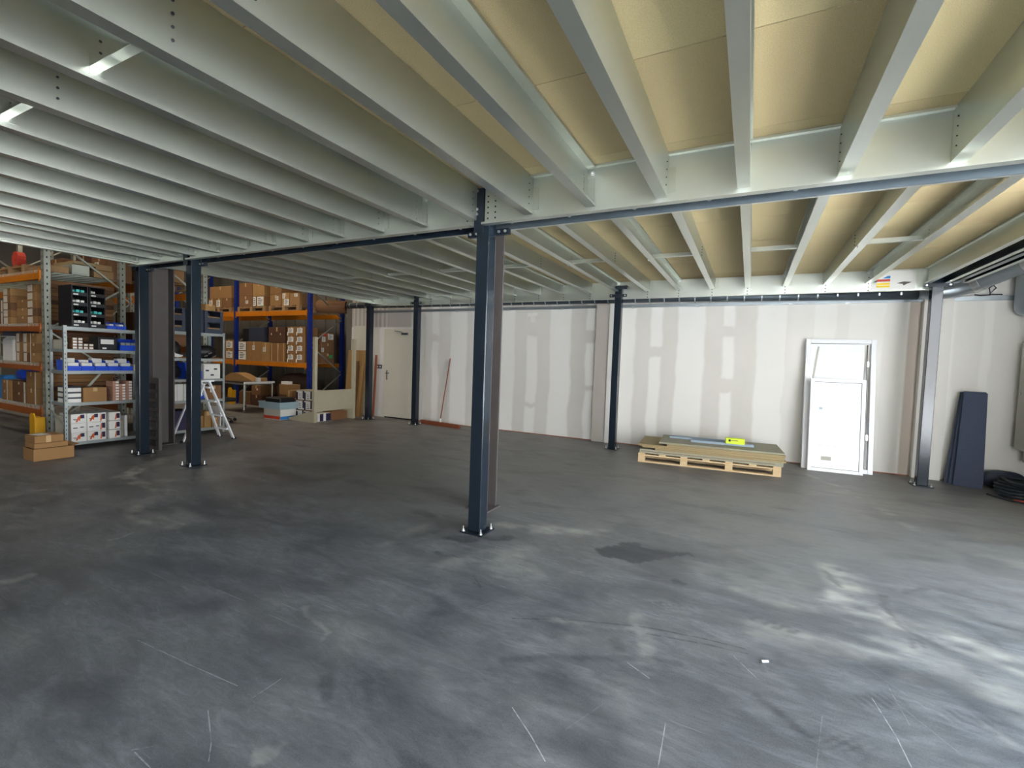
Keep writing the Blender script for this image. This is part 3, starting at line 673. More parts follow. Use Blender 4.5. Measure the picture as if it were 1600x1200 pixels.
# ------------------------------------------------------------------ pipes along the back wall
o = thing('ventilation_duct', 'dark spiral duct running under the rear beam, silver bend at right', 'duct')
m = MB().tube([(-9.0, 8.50, 2.722), (-4.4, 8.5, 2.70), (-0.75, 8.5, 2.68), (2.06, 8.5, 2.632)], 0.070, 14)
m.build('straight_run', M['duct_dark'], o, smooth=True)
m = MB()
for i in range(44):
    x = -8.9+i*0.25; m.cyl((x, 8.5, 2.724-0.0068*(x+9.0)), (x+0.02, 8.5, 2.724-0.0068*(x+9.02)), 0.0725, n=14)
m.build('spiral_seam', M['duct'], o)['kind'] = 'stuff'
m = MB().tube([(2.06, 8.5, 2.645), (2.25, 8.5, 2.65), (2.45, 8.47, 2.68), (2.62, 8.38, 2.74), (2.78, 8.2, 2.82), (2.95, 7.9, 2.92), (3.1, 7.5, 3.02), (3.25, 7.0, 3.14), (3.30, 6.4, 3.22), (3.30, 4.9, 3.42)], 0.1, 18, rs=[0.07, 0.1]+[0.105]*8)
m.build('bend', M['duct'], o, smooth=True)
MB().cyl((2.60, 8.39, 2.73), (2.66, 8.34, 2.76), 0.114, n=18).build('coupling', M['zinc'], o); MB().cyl((2.93, 7.93, 2.915), (2.98, 7.85, 2.93), 0.114, n=18).build('coupling', M['zinc'], o)
for x in (-6.0, -3.2, -0.4, 1.9):
    MB().box(x, x+0.02, 8.43, 8.57, 2.79-0.0082*(x+9), 2.80-0.0082*(x+9)).cyl((x+0.01, 8.5, 2.79-0.0082*(x+9)), (x+0.01, 8.5, ZD), 0.004, n=6).build('hanger', M['zinc'], o)
m = MB().lathe([(0.03, -0.135), (0.09, -0.11), (0.125, -0.06), (0.13, 0.0), (0.13, 0.6)], (3.21, 8.55, 2.46), 20)
tag(m.build('drop_duct', M['duct'], smooth=True), 'vertical grey round duct ending in a cap at the right edge', 'duct')
t = thing('cable_tray', 'thin perforated metal tray on the plasterboard wall below the duct', 'tray')
MB().box(-8.6, 3.4, YW-0.055, YW-0.05, 2.565, 2.615).box(-8.6, 3.4, YW-0.055, YW-0.002, 2.56, 2.565).build('channel', M['duct'], t)
m = MB()
for i in range(150): m.box(-8.5+i*0.08, -8.465+i*0.08, YW-0.0565, YW-0.0545, 2.584, 2.594)
m.build('slot', M['duct'], t)['kind'] = 'stuff'
for x in (-5.9, -4.6, -3.4, -2.0, -0.9, 0.5, 1.25): MB().box(x, x+0.05, YW-0.07, YW-0.056, 2.535, 2.565).cyl((x+0.02, YW-0.075, 2.545), (x+0.07, YW-0.075, 2.552), 0.008, n=8).build('clip', M['zinc'], t)
tag(MB().tube([(2.72, 8.70, 2.64), (2.78, 8.69, 2.625), (2.88, 8.69, 2.63), (2.86, 8.68, 2.72), (2.90, 8.68, 2.76), (2.93, 8.68, 2.72), (2.87, 8.69, 2.64), (3.0, 8.69, 2.63)], 0.008, 6).build('cable', M['hose'], smooth=True), 'loose black cable looped over the tray near the right wall', 'cable')

# ------------------------------------------------------------------ cartons, bins and racks
def carton(label, x0, x1, y0, y1, z0, z1, k=0, face='y', papers=(), tape=True, group=None, name='carton', cat='box', rot=0.0, tape_mat='tape', pm='paper', body=None):
    g = 0.0015; dx, dy, dz = x1-x0-2*g, y1-y0-2*g, z1-z0-g
    m = MB().cbox(0, 0, 0, dx, dy, dz, min(0.006, dz*0.1))
    o = m.build(name, body or M['kraft'][k], None, ((x0+x1)/2, (y0+y1)/2, z0+0.0005), (0, 0, rot)); tag(o, label, cat, group)
    e = 0.0012; hx, hy = dx/2, dy/2
    def on_face(m, u0, u1, v0, v1, th=e):            # fractions of the front face
        if face == 'y': m.box(-hx+u0*dx, -hx+u1*dx, -hy-th, -hy, v0*dz, v1*dz)
        else: m.box(hx, hx+th, -hy+u0*dy, -hy+u1*dy, v0*dz, v1*dz)
        return m
    if tape:
        m = MB(); w = 0.025
        if face == 'y':
            m.box(-w, w, -hy+0.006, hy-0.006, dz, dz+e).box(-w, w, -hy-e, -hy, dz*0.72, dz-0.006)
        else:
            m.box(-hx+0.006, hx-0.006, -w, w, dz, dz+e).box(hx, hx+e, -w, w, dz*0.72, dz-0.006)
        m.build('tape', M[tape_mat], o)
    for p in papers:
        pm_ = M[p[4]] if len(p) > 4 else M[pm]
        m = on_face(MB(), *p[:4], th=e*1.5); q = m.build('paper_label', pm_, o)
        if len(p) <= 4 and (p[1]-p[0])*(dx if face == 'y' else dy) > 0.08:      # rows of print on a label
            r = MB(); n = 4
            for i in range(n):
                a = p[2]+(p[3]-p[2])*(0.18+0.2*i); b = a+(p[3]-p[2])*0.08
                on_face(r, p[0]+(p[1]-p[0])*0.15, p[0]+(p[1]-p[0])*(0.6+0.1*(i % 3)), a, b, th=e*2.2)
            r.build('print', M['ink'], q)
    return o
def bin_(label, x0, x1, y0, y1, z0, h, face='x', group=None, mk='blue_bin'):      # open-fronted stacking bin
    hx, hy = (x1-x0)/2, (y1-y0)/2; t = 0.004; m = MB()
    m.box(-hx, hx, -hy, hy, 0, t)
    if face == 'x':
        m.prism([(-hx, t), (hx, t), (hx, h*0.45), (hx*0.55, h*0.55), (hx*0.35, h), (-hx, h)], 'y', -hy, -hy+t)
        m.prism([(-hx, t), (hx, t), (hx, h*0.45), (hx*0.55, h*0.55), (hx*0.35, h), (-hx, h)], 'y', hy-t, hy)
        m.box(-hx, -hx+t, -hy+t, hy-t, t, h).box(hx-t, hx, -hy+t, hy-t, t, h*0.45).box(hx-t, hx+0.006, -hy, hy, h*0.40, h*0.46)
        m.box(-hx, hx*0.35, -hy-0.004, -hy, h-0.012, h).box(-hx, hx*0.35, hy, hy+0.004, h-0.012, h)
    o = m.build('storage_bin', M[mk], None, ((x0+x1)/2, (y0+y1)/2, z0+0.0005)); return tag(o, label, 'bin', group)

def pallet_rack(label, xr, bays, bay, y0, y1, top, levels, post_m, beam_ms, wire=False, perf=True):
    t = thing('pallet_rack', label, 'rack', (xr, y0, 0)); d = y1-y0
    for i in range(bays+1):
        X = -i*bay
        for yy in (0, d-0.08):
            m = MB().box(X-0.05, X+0.05, yy, yy+0.003, 0.006, top).box(X-0.05, X-0.047, yy, yy+0.08, 0.006, top).box(X+0.047, X+0.05, yy, yy+0.08, 0.006, top)
            m.box(X-0.05, X-0.03, yy+0.077, yy+0.08, 0.006, top).box(X+0.03, X+0.05, yy+0.077, yy+0.08, 0.006, top)
            p = m.build('post', M[post_m], t)
            MB().box(X-0.08, X+0.08, yy-0.02, yy+0.10, 0, 0.006).build('foot_plate', M['zinc'], p)
            if perf and i <= 1:
                m = MB()
                for k in range(int(top/0.10)):
                    z = 0.1+k*0.10
                    for sx in (-0.022, 0.022): m.box(X+sx-0.006, X+sx+0.006, yy-0.0008, yy, z, z+0.035)
                    m.box(X+0.05, X+0.0508, yy+0.03, yy+0.045, z, z+0.03)
                m.build('slot_holes', M['black'], p)['kind'] = 'stuff'
        z = 0.25; s = 0
        while z+0.75 < top:
            a, b = (0.05, d-0.05) if s % 2 == 0 else (d-0.05, 0.05)
            MB().bar((X, a, z), (X, b, z+0.72), 0.035, 0.025).build('brace', M['rack_galv'], t); z += 0.74; s += 1
    for zt, h, bm in levels:
        for i in range(bays):
            for yy, nm in ((-0.012, 0), (d-0.035, 1)):
                b = MB().box(-(i+1)*bay+0.052, -i*bay-0.052, yy, yy+0.045, zt-h, zt).build('beam', M[bm], t)
                for xx in (-(i+1)*bay+0.052, -i*bay-0.052-0.04):
                    MB().box(xx, xx+0.04, yy-0.006, yy-0.0005, zt-h-0.04, zt+0.03).build('end_plate', M[bm], b)
            if wire:
                m = MB(); n = int((bay-0.12)/0.05)
                for k in range(n):
                    x = -(i+1)*bay+0.06+k*0.05
                    m.box(x, x+0.006, -0.018, d+0.005, zt+0.0005, zt+0.0065).box(x, x+0.006, -0.018, -0.0125, zt-0.035, zt+0.0005)
                for k in range(8): m.box(-(i+1)*bay+0.06, -i*bay-0.06, 0.02+k*0.13, 0.026+k*0.13, zt-0.006, zt+0.0004)
                m.build('wire_deck', M['rack_galv'], t)['kind'] = 'stuff'
    return t

# left rack (A), its twin behind (A2), and the blue-posted rack (B) at the far wall
pallet_rack('tall galvanised pallet rack at the left edge with orange beams and wire decks', -9.57, 2, 2.75, 3.05, 4.08, 4.6,
            ((0.53, 0.14, 'rack_orange_d'), (1.20, 0.11, 'rack_orange_d'), (1.81, 0.11, 'rack_orange_d'), (2.62, 0.13, 'rack_orange')), 'rack_galv', None, wire=True)
pallet_rack('galvanised pallet rack standing behind the shelves, back to back with the left rack', -9.57, 2, 2.75, 4.38, 5.42, 4.6,
            ((0.53, 0.14, 'rack_orange_d'), (1.55, 0.12, 'rack_orange_d'), (2.62, 0.13, 'rack_orange')), 'rack_galv', None)
pallet_rack('pallet rack with blue posts and orange beams against the far wall', -10.05, 2, 3.03, 8.2, 9.33, 4.4,
            ((1.24, 0.11, 'rack_orange'), (2.60, 0.12, 'rack_orange')), 'rack_blue', None)

# --- contents of rack A, by level (z of the deck)
def grp(g): return dict(group=g)
zA = {1: 0.537, 2: 1.207, 3: 1.817, 4: 2.627}
A1, A2n, A3 = 'cartons on the lowest deck of the left rack', 'cartons on the second deck of the left rack', 'cartons on the third deck of the left rack'
for i in range(5):
    w = ordinal(i)
    carton('small carton with pale tape, %s from bottom, right-hand stack of the third deck' % w, -10.32, -9.98, 3.10, 3.5, zA[3]+i*0.125, zA[3]+(i+1)*0.125-0.002, (1, 4, 1, 0, 1)[i], papers=[(0.1, 0.62, 0.1, 0.9, 'tape_w')], group=A3, rot=random.uniform(-.02, .02))
for i in range(5):
    w = ordinal(i)
    carton('small carton with pale tape, %s from bottom, left-hand stack of the third deck' % w, -11.28, -10.98, 3.10, 3.5, zA[3]+i*0.12, zA[3]+(i+1)*0.12-0.002, (3, 1, 4, 1, 3)[i], papers=[(0.05, 0.6, 0.05, 0.95, 'tape_w')], group=A3, rot=random.uniform(-.02, .02))
for i in range(3):
    carton('plain brown carton, %s from the bottom between the two taped stacks on the third deck' % ordinal(i), -10.94, -10.44, 3.16, 3.6, zA[3]+i*0.135, zA[3]+(i+1)*0.135-0.002, (0, 3, 1)[i], group=A3)
for i in range(2):
    carton('brown carton at the left picture edge on the third deck, %s from the bottom' % ordinal(i), -11.75, -11.32, 3.12, 3.6, zA[3]+i*0.21, zA[3]+(i+1)*0.21-0.002, 4, papers=[(0.7, 0.85, 0.0, 0.95, 'tape_w')], group=A3)
carton('wide dark carton at the back of the third deck of the left rack', -11.6, -10.0, 3.65, 4.02, zA[3], zA[3]+0.62, 5, group=A3)
# second deck: cream tub with lime edge, blue bin on top, taped cartons
t = tag(MB().cbox(0, 0, 0, 0.52, 0.5, 0.40, 0.05).build('tub', M['white_matt'], None, (-11.30, 3.40, zA[2])), 'cream white plastic tub on the second deck of the left rack', 'tub')
MB().box(-0.27, 0.27, -0.26, 0.26, 0, 0.012).build('lid', M['white_matt'], t, (0, 0, 0.401))
tag(MB().cbox(0, 0, 0, 0.76, 0.45, 0.085, 0.01).build('tray', M['crate'], None, (-11.23, 3.40, zA[2]+0.4135)), 'dark blue tray lying on the cream tub', 'tray')
for r in range(3):
    for c in range(3):
        x = -10.80+c*0.285
        carton('taped carton in the %s column, %s row, of the block beside the cream tub' % (('left', 'middle', 'right')[c], ('bottom', 'middle', 'top')[r]), x, x+0.28, 3.10, 3.55, zA[2]+r*0.155, zA[2]+(r+1)*0.155-0.002, (1, 4, 3, 1, 0, 1, 4, 1, 3)[r*3+c], papers=[(0.15, 0.55, 0.05, 0.95, 'tape_w')] if c < 2 else [(0.05, 0.12, 0, 1, 'tape_w')], group=A2n, rot=random.uniform(-.03, .03))
# lowest deck
for r in range(2):
    for c, (xa, xb, kk) in enumerate(((-11.42, -11.16, 1), (-11.15, -10.98, 3), (-10.97, -10.42, 4), (-10.40, -10.02, 1))):
        hh = 0.17 if c < 3 else 0.26
        carton('%s carton in the %s of four columns on the lowest deck of the left rack' % (('lower', 'upper')[r], ('leftmost', 'second', 'third', 'rightmost')[c]), xa, xb, 3.10, 3.6, zA[1]+r*hh, zA[1]+(r+1)*hh-0.002, kk, papers=[(0.86, 0.97, 0, 1, 'tape_w')] if c != 1 else (), group=A1, tape=(c != 1))
m = MB()
for i in range(9):
    for j in range(9): pass
def sack(name, label, loc, sx, sy, sz, mt, cat, seed=1):
    n, k = 14, 9; vs = []; rng = random.Random(seed)
    for i in range(k):
        ph = math.pi*i/(k-1)
        for j in range(n):
            a = 2*math.pi*j/n; rr = math.sin(ph)**0.55 if 0 < i < k-1 else 0.02
            w = 1+0.10*math.sin(3*a+seed)+rng.uniform(-.05, .05)
            vs.append((sx*rr*math.cos(a)*w, sy*rr*math.sin(a)*w, max(0, sz*(0.5-0.5*math.cos(ph))*(1+rng.uniform(-.04, .04)))))
    f = [(i*n+j, i*n+(j+1) % n, (i+1)*n+(j+1) % n, (i+1)*n+j) for i in range(k-1) for j in range(n)]+[tuple(range(n-1, -1, -1)), tuple(range((k-1)*n, k*n))]
    o = MB().add(vs, f).build(name, mt, None, loc, smooth=True); sub = o.modifiers.new('sub', 'SUBSURF'); sub.levels = 1; sub.render_levels = 1
    return tag(o, label, cat)
sack('plastic_bag', 'bright blue plastic bag slumped on the cartons of the lowest deck', (-10.80, 3.30, zA[1]+0.342), 0.36, 0.18, 0.20, M['blue_bin'], 'bag', 3)
tag(MB().cbox(0, 0, 0, 0.28, 0.4, 0.40, 0.02).build('crate', M['blue_print'], None, (-11.62, 3.35, zA[1])), 'light blue crate at the left picture edge on the lowest deck', 'crate')
# top deck: pallet and long timbers/boards lying through the rack, an orange strap spool
def pallet(label, loc, L, Wd, rot=0.0, mt='wood', group=None):
    t = thing('wooden_pallet', label, 'pallet', loc, (0, 0, rot), group); h = 0.144
    for j in range(3):
        yy = (0.0, Wd/2-0.05, Wd-0.10)[j]
        MB().box(0, L, yy, yy+0.10, 0, 0.022).build('bottom_board', M[mt], t)
        MB().box(0, L, yy, yy+0.10, 0.1, 0.122).build('stringer_board', M[mt], t)
        for i in range(4 if L > 1.5 else 3):
            q = (L-0.10)*i/(3 if L > 1.5 else 2)
            MB().box(q, q+0.10, yy, yy+0.10, 0.0222, 0.0998).build('block', M[mt], t)
    nb = 7 if L > 1.5 else 5
    for i in range(nb):
        q = (L-0.10)*i/(nb-1); MB().box(q, q+0.10, 0, Wd, 0.1222, 0.144).build('top_board', M[mt], t)
    return t
pallet('weathered wooden pallet on the top deck of the left rack', (-11.6, 3.1, zA[4]), 1.2, 0.8)
tag(MB().cyl((0, -0.05, 0), (0, 0.05, 0), 0.13, n=16).cyl((0, -0.06, 0), (0, 0.06, 0), 0.05, n=12).build('strap_spool', M['red'], None, (-11.0, 3.22, zA[4]+0.144+0.131)), 'orange red strap spool on the pallet at upper left', 'spool')
for i, (y, z, w, h, kk) in enumerate(((3.14, 0.0, 0.24, 0.10, 'wood'), (3.42, 0.0, 0.22, 0.16, 'rack_galv'), (3.70, 0.0, 0.26, 0.12, 'wood'), (3.45, 0.17, 0.28, 0.05, 'chip'), (3.72, 0.13, 0.22, 0.09, 'wood'))):
    tag(MB().box(-10.38, -9.64, y, y+w, zA[4]+z+0.001, zA[4]+z+h).build('timber', M[kk]), '%s sawn timber lying across the top deck by the end frame' % ('first', 'grey', 'rear', 'thin upper', 'rear upper')[i], 'timber')
for i, (xa, xb, h, kk) in enumerate(((-12.1, -11.62, 0.5, 2), (-11.6, -11.05, 0.42, 4), (-11.03, -10.45, 0.55, 5), (-10.43, -9.9, 0.48, 2))):
    carton('brown carton at the back of the left rack top deck, %s from left' % ordinal(i), xa, xb, 3.99-0.02, 4.34, zA[4], zA[4]+h, kk, papers=[(0.2, 0.5, 0.4, 0.7)], group='cartons at the back of the top deck')
# flat-packed cardboard seen through the end frame of rack A: stacks of folded sheets, one object per stack with its sheets as parts
def flat_stack(label, x0, x1, y0, y1, z0, n, th, group):
    t = thing('folded_cardboard', label, 'cardboard', ((x0+x1)/2, (y0+y1)/2, z0), group=group); rng = random.Random(n)
    for i in range(n):
        dx, dy = (x1-x0)/2+rng.uniform(-.02, .02), (y1-y0)/2+rng.uniform(-.02, .0)
        MB().box(-dx, dx, -dy, dy, i*th+0.001, (i+1)*th-0.004).build('sheet', M['kraft'][(1, 2, 4, 5)[rng.randrange(4)]], t)
for lv, n, nm in ((1, 9, 'lowest'), (2, 8, 'second'), (3, 11, 'third')):
    flat_stack('stack of folded brown cardboard behind the shelf of blue bins, on the %s deck' % nm, -9.92, -9.66, 3.14, 3.98, zA[lv], n, 0.062, 'folded cardboard in the left rack')
# second rack row: a few pallets and cartons glimpsed between the columns
pallet('wooden pallet on the top deck of the rear left rack', (-10.9, 4.45, 2.63), 1.2, 0.8)
for i, (xa, xb, ya, yb_, za, zb, kk, lb) in enumerate((
        (-10.7, -9.9, 4.5, 5.2, 2.776, 3.25, 0, 'pale carton on the pallet at the top of the rear left rack'),
        (-10.2, -9.65, 4.5, 5.3, 1.56, 2.02, 2, 'brown carton at the right end of the rear left rack, middle deck'),
        (-10.9, -10.25, 4.5, 5.3, 1.56, 2.16, 4, 'dark brown carton behind the first one on the rear left rack, middle deck'),
        (-10.3, -9.65, 4.5, 5.3, 0.54, 1.10, 4, 'dark brown carton at the right end of the rear left rack, lowest deck'),
        (-11.1, -10.35, 4.5, 5.3, 0.54, 1.30, 5, 'very dark carton on the rear left rack, lowest deck'))):
    carton(lb, xa, xb, ya, yb_, za, zb, kk, papers=[(0.2, 0.5, 0.3, 0.6)], group='cartons in the rear left rack')
sack('wrapped_bundle', 'white wrapped bundle on the top deck of the rear left rack', (-9.95, 4.62, 3.252), 0.32, 0.2, 0.3, M['white_matt'], 'bundle', 5)

# --- contents of rack B
gB1 = 'cartons on the lower beams of the blue rack'; gB2 = 'cartons on the upper beams of the blue rack'
zb1, zb2 = 1.243, 2.603
for zz, nm in ((1.2405, 'lower'), (2.6005, 'upper')): pass
MBs = MB()
def deckboard(label, x0, x1, z):
    t = thing('deck_board', label, 'board', (x0, 8.2, z))
    for i in range(5): MB().box(0, x1-x0, 0.0+i*0.225, 0.22+i*0.225, 0, 0.018).build('board', M['wood'], t)
deckboard('chipboard decking on the lower beams of the blue rack, right bay', -12.99, -10.12, 1.2405)
deckboard('chipboard decking on the lower beams of the blue rack, left bay', -15.9, -13.15, 1.2405)
zb1 = 1.260
for r in range(2):
    carton('carton with a big white label by the left blue post, %s one' % ('lower', 'upper')[r], -13.63, -13.16, 8.22, 8.7, zb1+r*0.28, zb1+(r+1)*0.28-0.003, 0, papers=[(0.25, 0.85, 0.15, 0.85)], group=gB1)
for r in range(2):
    carton('white labelled carton just right of the left blue post, %s one' % ('lower', 'upper')[r], -12.95, -12.60, 8.22, 8.7, zb1+r*0.26, zb1+(r+1)*0.26-0.003, 1, papers=[(0.03, 0.97, 0.05, 0.95)], group=gB1)
carton('large brown carton with one small white label, lower beams of the blue rack', -12.58, -11.95, 8.22, 8.95, zb1, zb1+0.52, 0, papers=[(0.4, 0.55, 0.55, 0.8)], group=gB1)
carton('large brown carton with a pink label at its middle, lower beams of the blue rack', -11.94, -11.60, 8.22, 8.95, zb1, zb1+0.50, 3, papers=[(0.2, 0.55, 0.5, 0.75)], group=gB1)
carton('long brown carton bound with pale straps, lower beams of the blue rack', -11.58, -10.98, 8.24, 8.95, zb1, zb1+0.49, 1, papers=[(0.04, 0.09, 0, 1, 'tape'), (0.46, 0.52, 0, 1, 'tape'), (0.86, 0.9, 0, 1, 'tape')], group=gB1)
tag(MB().cbox(0, 0, 0, 0.66, 0.5, 0.40, 0.01).build('black_box', M['crate'], None, (-12.24, 8.52, zb1+0.522)), 'square black box on the large cartons of the blue rack', 'box')
tag(MB().cbox(0, 0, 0, 0.28, 0.45, 0.36, 0.01).build('black_box', M['black'], None, (-12.74, 8.52, zb1+0.522)), 'narrow black box beside the left blue post', 'box')
carton('dark brown wide carton right of the black box on the blue rack', -11.70, -11.02, 8.26, 8.9, zb1+0.505, zb1+0.92, 5, papers=[(0.15, 0.2, 0.5, 0.6), (0.7, 0.74, 0.5, 0.6)], group=gB1)
for r in range(4):
    for c in range(2):
        x = -10.89+c*0.345
        carton('carton with barcode label, %s column, %s from bottom, next to the right blue post' % (('left', 'right')[c], ordinal(r)), x, x+0.335, 8.22, 8.62, zb1+r*0.232, zb1+(r+1)*0.232-0.003, 1, papers=[(0.12, 0.72, 0.3, 0.85), (0.0, 0.12, 0.0, 0.4)], group='barcoded cartons on the blue rack', rot=random.uniform(-.02, .02))
for r in range(3):
    carton('reddish carton at the rear right end of the blue rack, %s from the bottom' % ordinal(r), -10.50, -10.12, 8.66, 9.1, zb1+r*0.27, zb1+(r+1)*0.27-0.003, 2, 'x', papers=([(0.6, 0.85, 0.5, 0.8, 'green_dot')], [(0.0, 0.2, 0.1, 0.5)], [(0.05, 0.3, 0.1, 0.6), (0.5, 0.9, 0.35, 0.9), (0.1, 0.45, 0.65, 0.95, 'red')])[r], group='reddish cartons at the end of the blue rack')
for i, (xa, lb) in enumerate(((-13.0, 'left'), (-11.65, 'right'))):
    pallet('wooden pallet on the upper beams of the blue rack, %s one' % lb, (xa, 8.22, zb2), 1.2, 1.0, group='pallets on the blue rack')
pallet('wooden pallet on the upper beams of the blue rack left of the left blue post', (-14.5, 8.22, zb2), 1.2, 1.0)
zp = zb2+0.1445
for i, (xa, xb, h, kk, pp, lb, z0, ya) in enumerate((
        (-14.45, -14.10, 0.28, 1, [(0.1, 0.6, 0.1, 0.8)], 'small carton with white label at the far left of the upper beams', zp, 8.25),
        (-14.08, -13.78, 0.28, 1, [(0.1, 0.7, 0.1, 0.8)], 'second small carton with white label at the far left of the upper beams', zp, 8.25),
        (-13.76, -13.34, 0.28, 2, [], 'plain small carton left of the left blue post on the upper beams', zp, 8.25),
        (-14.4, -13.36, 0.34, 0, [], 'long carton on top of the three small ones on the upper beams', zp+0.282, 8.26),
        (-12.98, -12.40, 0.30, 2, [(0.5, 0.7, 0.3, 0.6)], 'lower brown grey carton right of the left blue post on the upper beams', zp, 8.25),
        (-12.98, -12.40, 0.36, 2, [], 'upper brown grey carton right of the left blue post on the upper beams', zp+0.302, 8.25),
        (-12.38, -12.22, 0.28, 1, [(0.1, 0.9, 0.05, 0.95)], 'narrow carton with a white label on the upper beams', zp, 8.25),
        (-12.20, -11.88, 0.28, 1, [(0.05, 0.9, 0.05, 0.95), (0.5, 0.9, 0.0, 0.08, 'green_dot')], 'carton covered by a large white label with green sticker on the upper beams', zp, 8.25),
        (-12.38, -11.88, 0.4, 3, [], 'tan carton above the labelled ones on the upper beams', zp+0.283, 8.25),
        (-11.64, -11.18, 0.30, 0, [(0.5, 0.75, 0.5, 0.85)], 'lower carton with small white label over the right pallet of the upper beams', zp, 8.25),
        (-11.64, -11.18, 0.3, 1, [(0.5, 0.8, 0.6, 0.9)], 'upper carton with small white label over the right pallet of the upper beams', zp+0.302, 8.25),
        (-11.16, -10.86, 0.34, 3, [(0.3, 0.95, 0.0, 0.5), (0.1, 0.4, 0.55, 0.95)], 'carton with torn white labels on the upper beams', zp, 8.25),
        (-10.84, -10.47, 0.32, 0, [(0.5, 0.8, 0.7, 0.95)], 'olive brown carton next to the right blue post on the upper beams', zp, 8.25))):
    carton(lb, xa, xb, ya, ya+0.6, z0, z0+h-0.003, kk, papers=pp, group=gB2)
t = thing('cardboard_tube', 'thick brown cardboard tubes lying behind the right blue post on top', 'tube', (-10.11, 8.72, zb2+0.001))
t['label'] = 'thick brown cardboard roll lying behind the right blue post on top'
MB().cyl((-0.32, 0.084, 0.17), (0.40, 0.42, 0.17), 0.17, n=20).build('roll', M['kraft'][2], t)
MB().cyl((0.401, 0.4205, 0.17), (0.42, 0.43, 0.17), 0.10, n=16).build('core', M['black'], t)
# under the blue rack
sack('wrapped_roll', 'dark brown wrapped bulky roll on the floor under the blue rack', (-11.15, 8.75, 0.0), 0.62, 0.42, 0.95, M['dark_brown'], 'bundle', 8)
for i, (xa, xb, h, kk) in enumerate(((-12.95, -12.45, 0.36, 4), (-12.42, -11.95, 0.30, 5), (-12.40, -12.0, 0.26, 2))):
    z0 = 0.301 if i == 2 else 0.0
    carton(('dark carton under the blue rack behind the yellow guard', 'low dark carton under the blue rack behind the table', 'brown carton with open top stacked under the blue rack behind the table')[i], xa, xb, 8.25, 8.8, z0, z0+h, kk, papers=[(0.55, 0.7, 0.5, 0.7)] if i == 2 else (), group='cartons on the floor under the blue rack')
def guard(label, x, y):
    m = MB().prism([(-0.09, 0), (0.09, 0), (0.09, 0.40), (0.05, 0.46), (-0.05, 0.46), (-0.09, 0.40)], 'y', -0.10, -0.085)
    m.box(-0.09, -0.078, -0.085, 0.02, 0, 0.40).box(0.078, 0.09, -0.085, 0.02, 0, 0.40)
    tag(m.build('post_guard', M['yellow'], None, (x, y, 0)), label, 'guard', 'yellow rack guards')
guard('yellow plastic guard at the foot of the left rack beside the shelf', -9.57, 3.01)
guard('yellow plastic guard at the foot of the left blue rack post, behind the table', -13.08, 8.16)

# ------------------------------------------------------------------ light shelving with open sides, fronts face the hall (+x)
def shelving(label, y0, y1, levels, xf=-8.62, d=0.46, top=1.78):
    t = thing('shelf_unit', label, 'shelf', (xf, y0, 0)); L = y1-y0
    for sx in (-d, 0):
        for sy in (0, L):
            s = 1 if sy == 0 else -1; e = 1 if sx == -d else -1
            m = MB().box(min(sx, sx+e*0.035), max(sx, sx+e*0.035), min(sy, sy+s*0.003), max(sy, sy+s*0.003), 0, top)
            m.box(min(sx, sx+e*0.003), max(sx, sx+e*0.003), min(sy, sy+s*0.04), max(sy, sy+s*0.04), 0, top)
            p = m.build('post', M['shelf_galv'], t)
            m = MB()
            for k in range(int(top/0.06)): m.box(sx+e*0.012, sx+e*0.02, sy-s*0.0006 if s > 0 else sy, sy if s > 0 else sy+0.0006, 0.04+k*0.06, 0.065+k*0.06).box(sx if e < 0 else sx-0.0006, sx+0.0006 if e < 0 else sx, sy+s*0.015, sy+s*0.023, 0.04+k*0.06, 0.065+k*0.06) if s > 0 else None
            if m.v: m.build('slot_holes', M['black'], p)['kind'] = 'stuff'
    for z in levels:
        m = MB().box(-d+0.004, -0.0035, 0.004, L-0.004, z-0.004, z).box(-0.0035, 0.001, 0.004, L-0.004, z-0.045, z).box(-d+0.004, -d+0.007, 0.004, L-0.004, z-0.045, z-0.004)
        m.box(-0.012, -0.0036, 0.004, L-0.004, z-0.045, z-0.041)
        m.box(-d+0.01, -0.012, 0.004, 0.007, z-0.045, z-0.004).box(-d+0.01, -0.012, L-0.007, L-0.004, z-0.045, z-0.004)
        m.box(0.001, 0.0022, 0.004, L-0.004, z-0.026, z-0.020)
        m.build('shelf', M['shelf_galv'], t)
    MB().bar((-d+0.02, L*0.06, levels[1]-0.30), (-d+0.02, L*0.55, levels[2]-0.06), 0.02, 0.03).build('brace', M['rack_galv'], t)
    MB().bar((-d+0.02, 0.0, 0.55), (-0.02, 0.0, 0.38), 0.012, 0.03).build('brace', M['rack_galv'], t)
    return t
S1 = (0.105, 0.675, 1.135, 1.445, 1.765); S2 = (0.105, 0.615, 0.985, 1.345, 1.80)
shelving('galvanised shelf unit with blue bins and white cartons, left of the double columns', 2.955, 4.02, S1)
shelving('galvanised shelf unit behind the white stepladder', 4.08, 5.22, S2, top=1.82)
def hrow(z): return z+0.0005
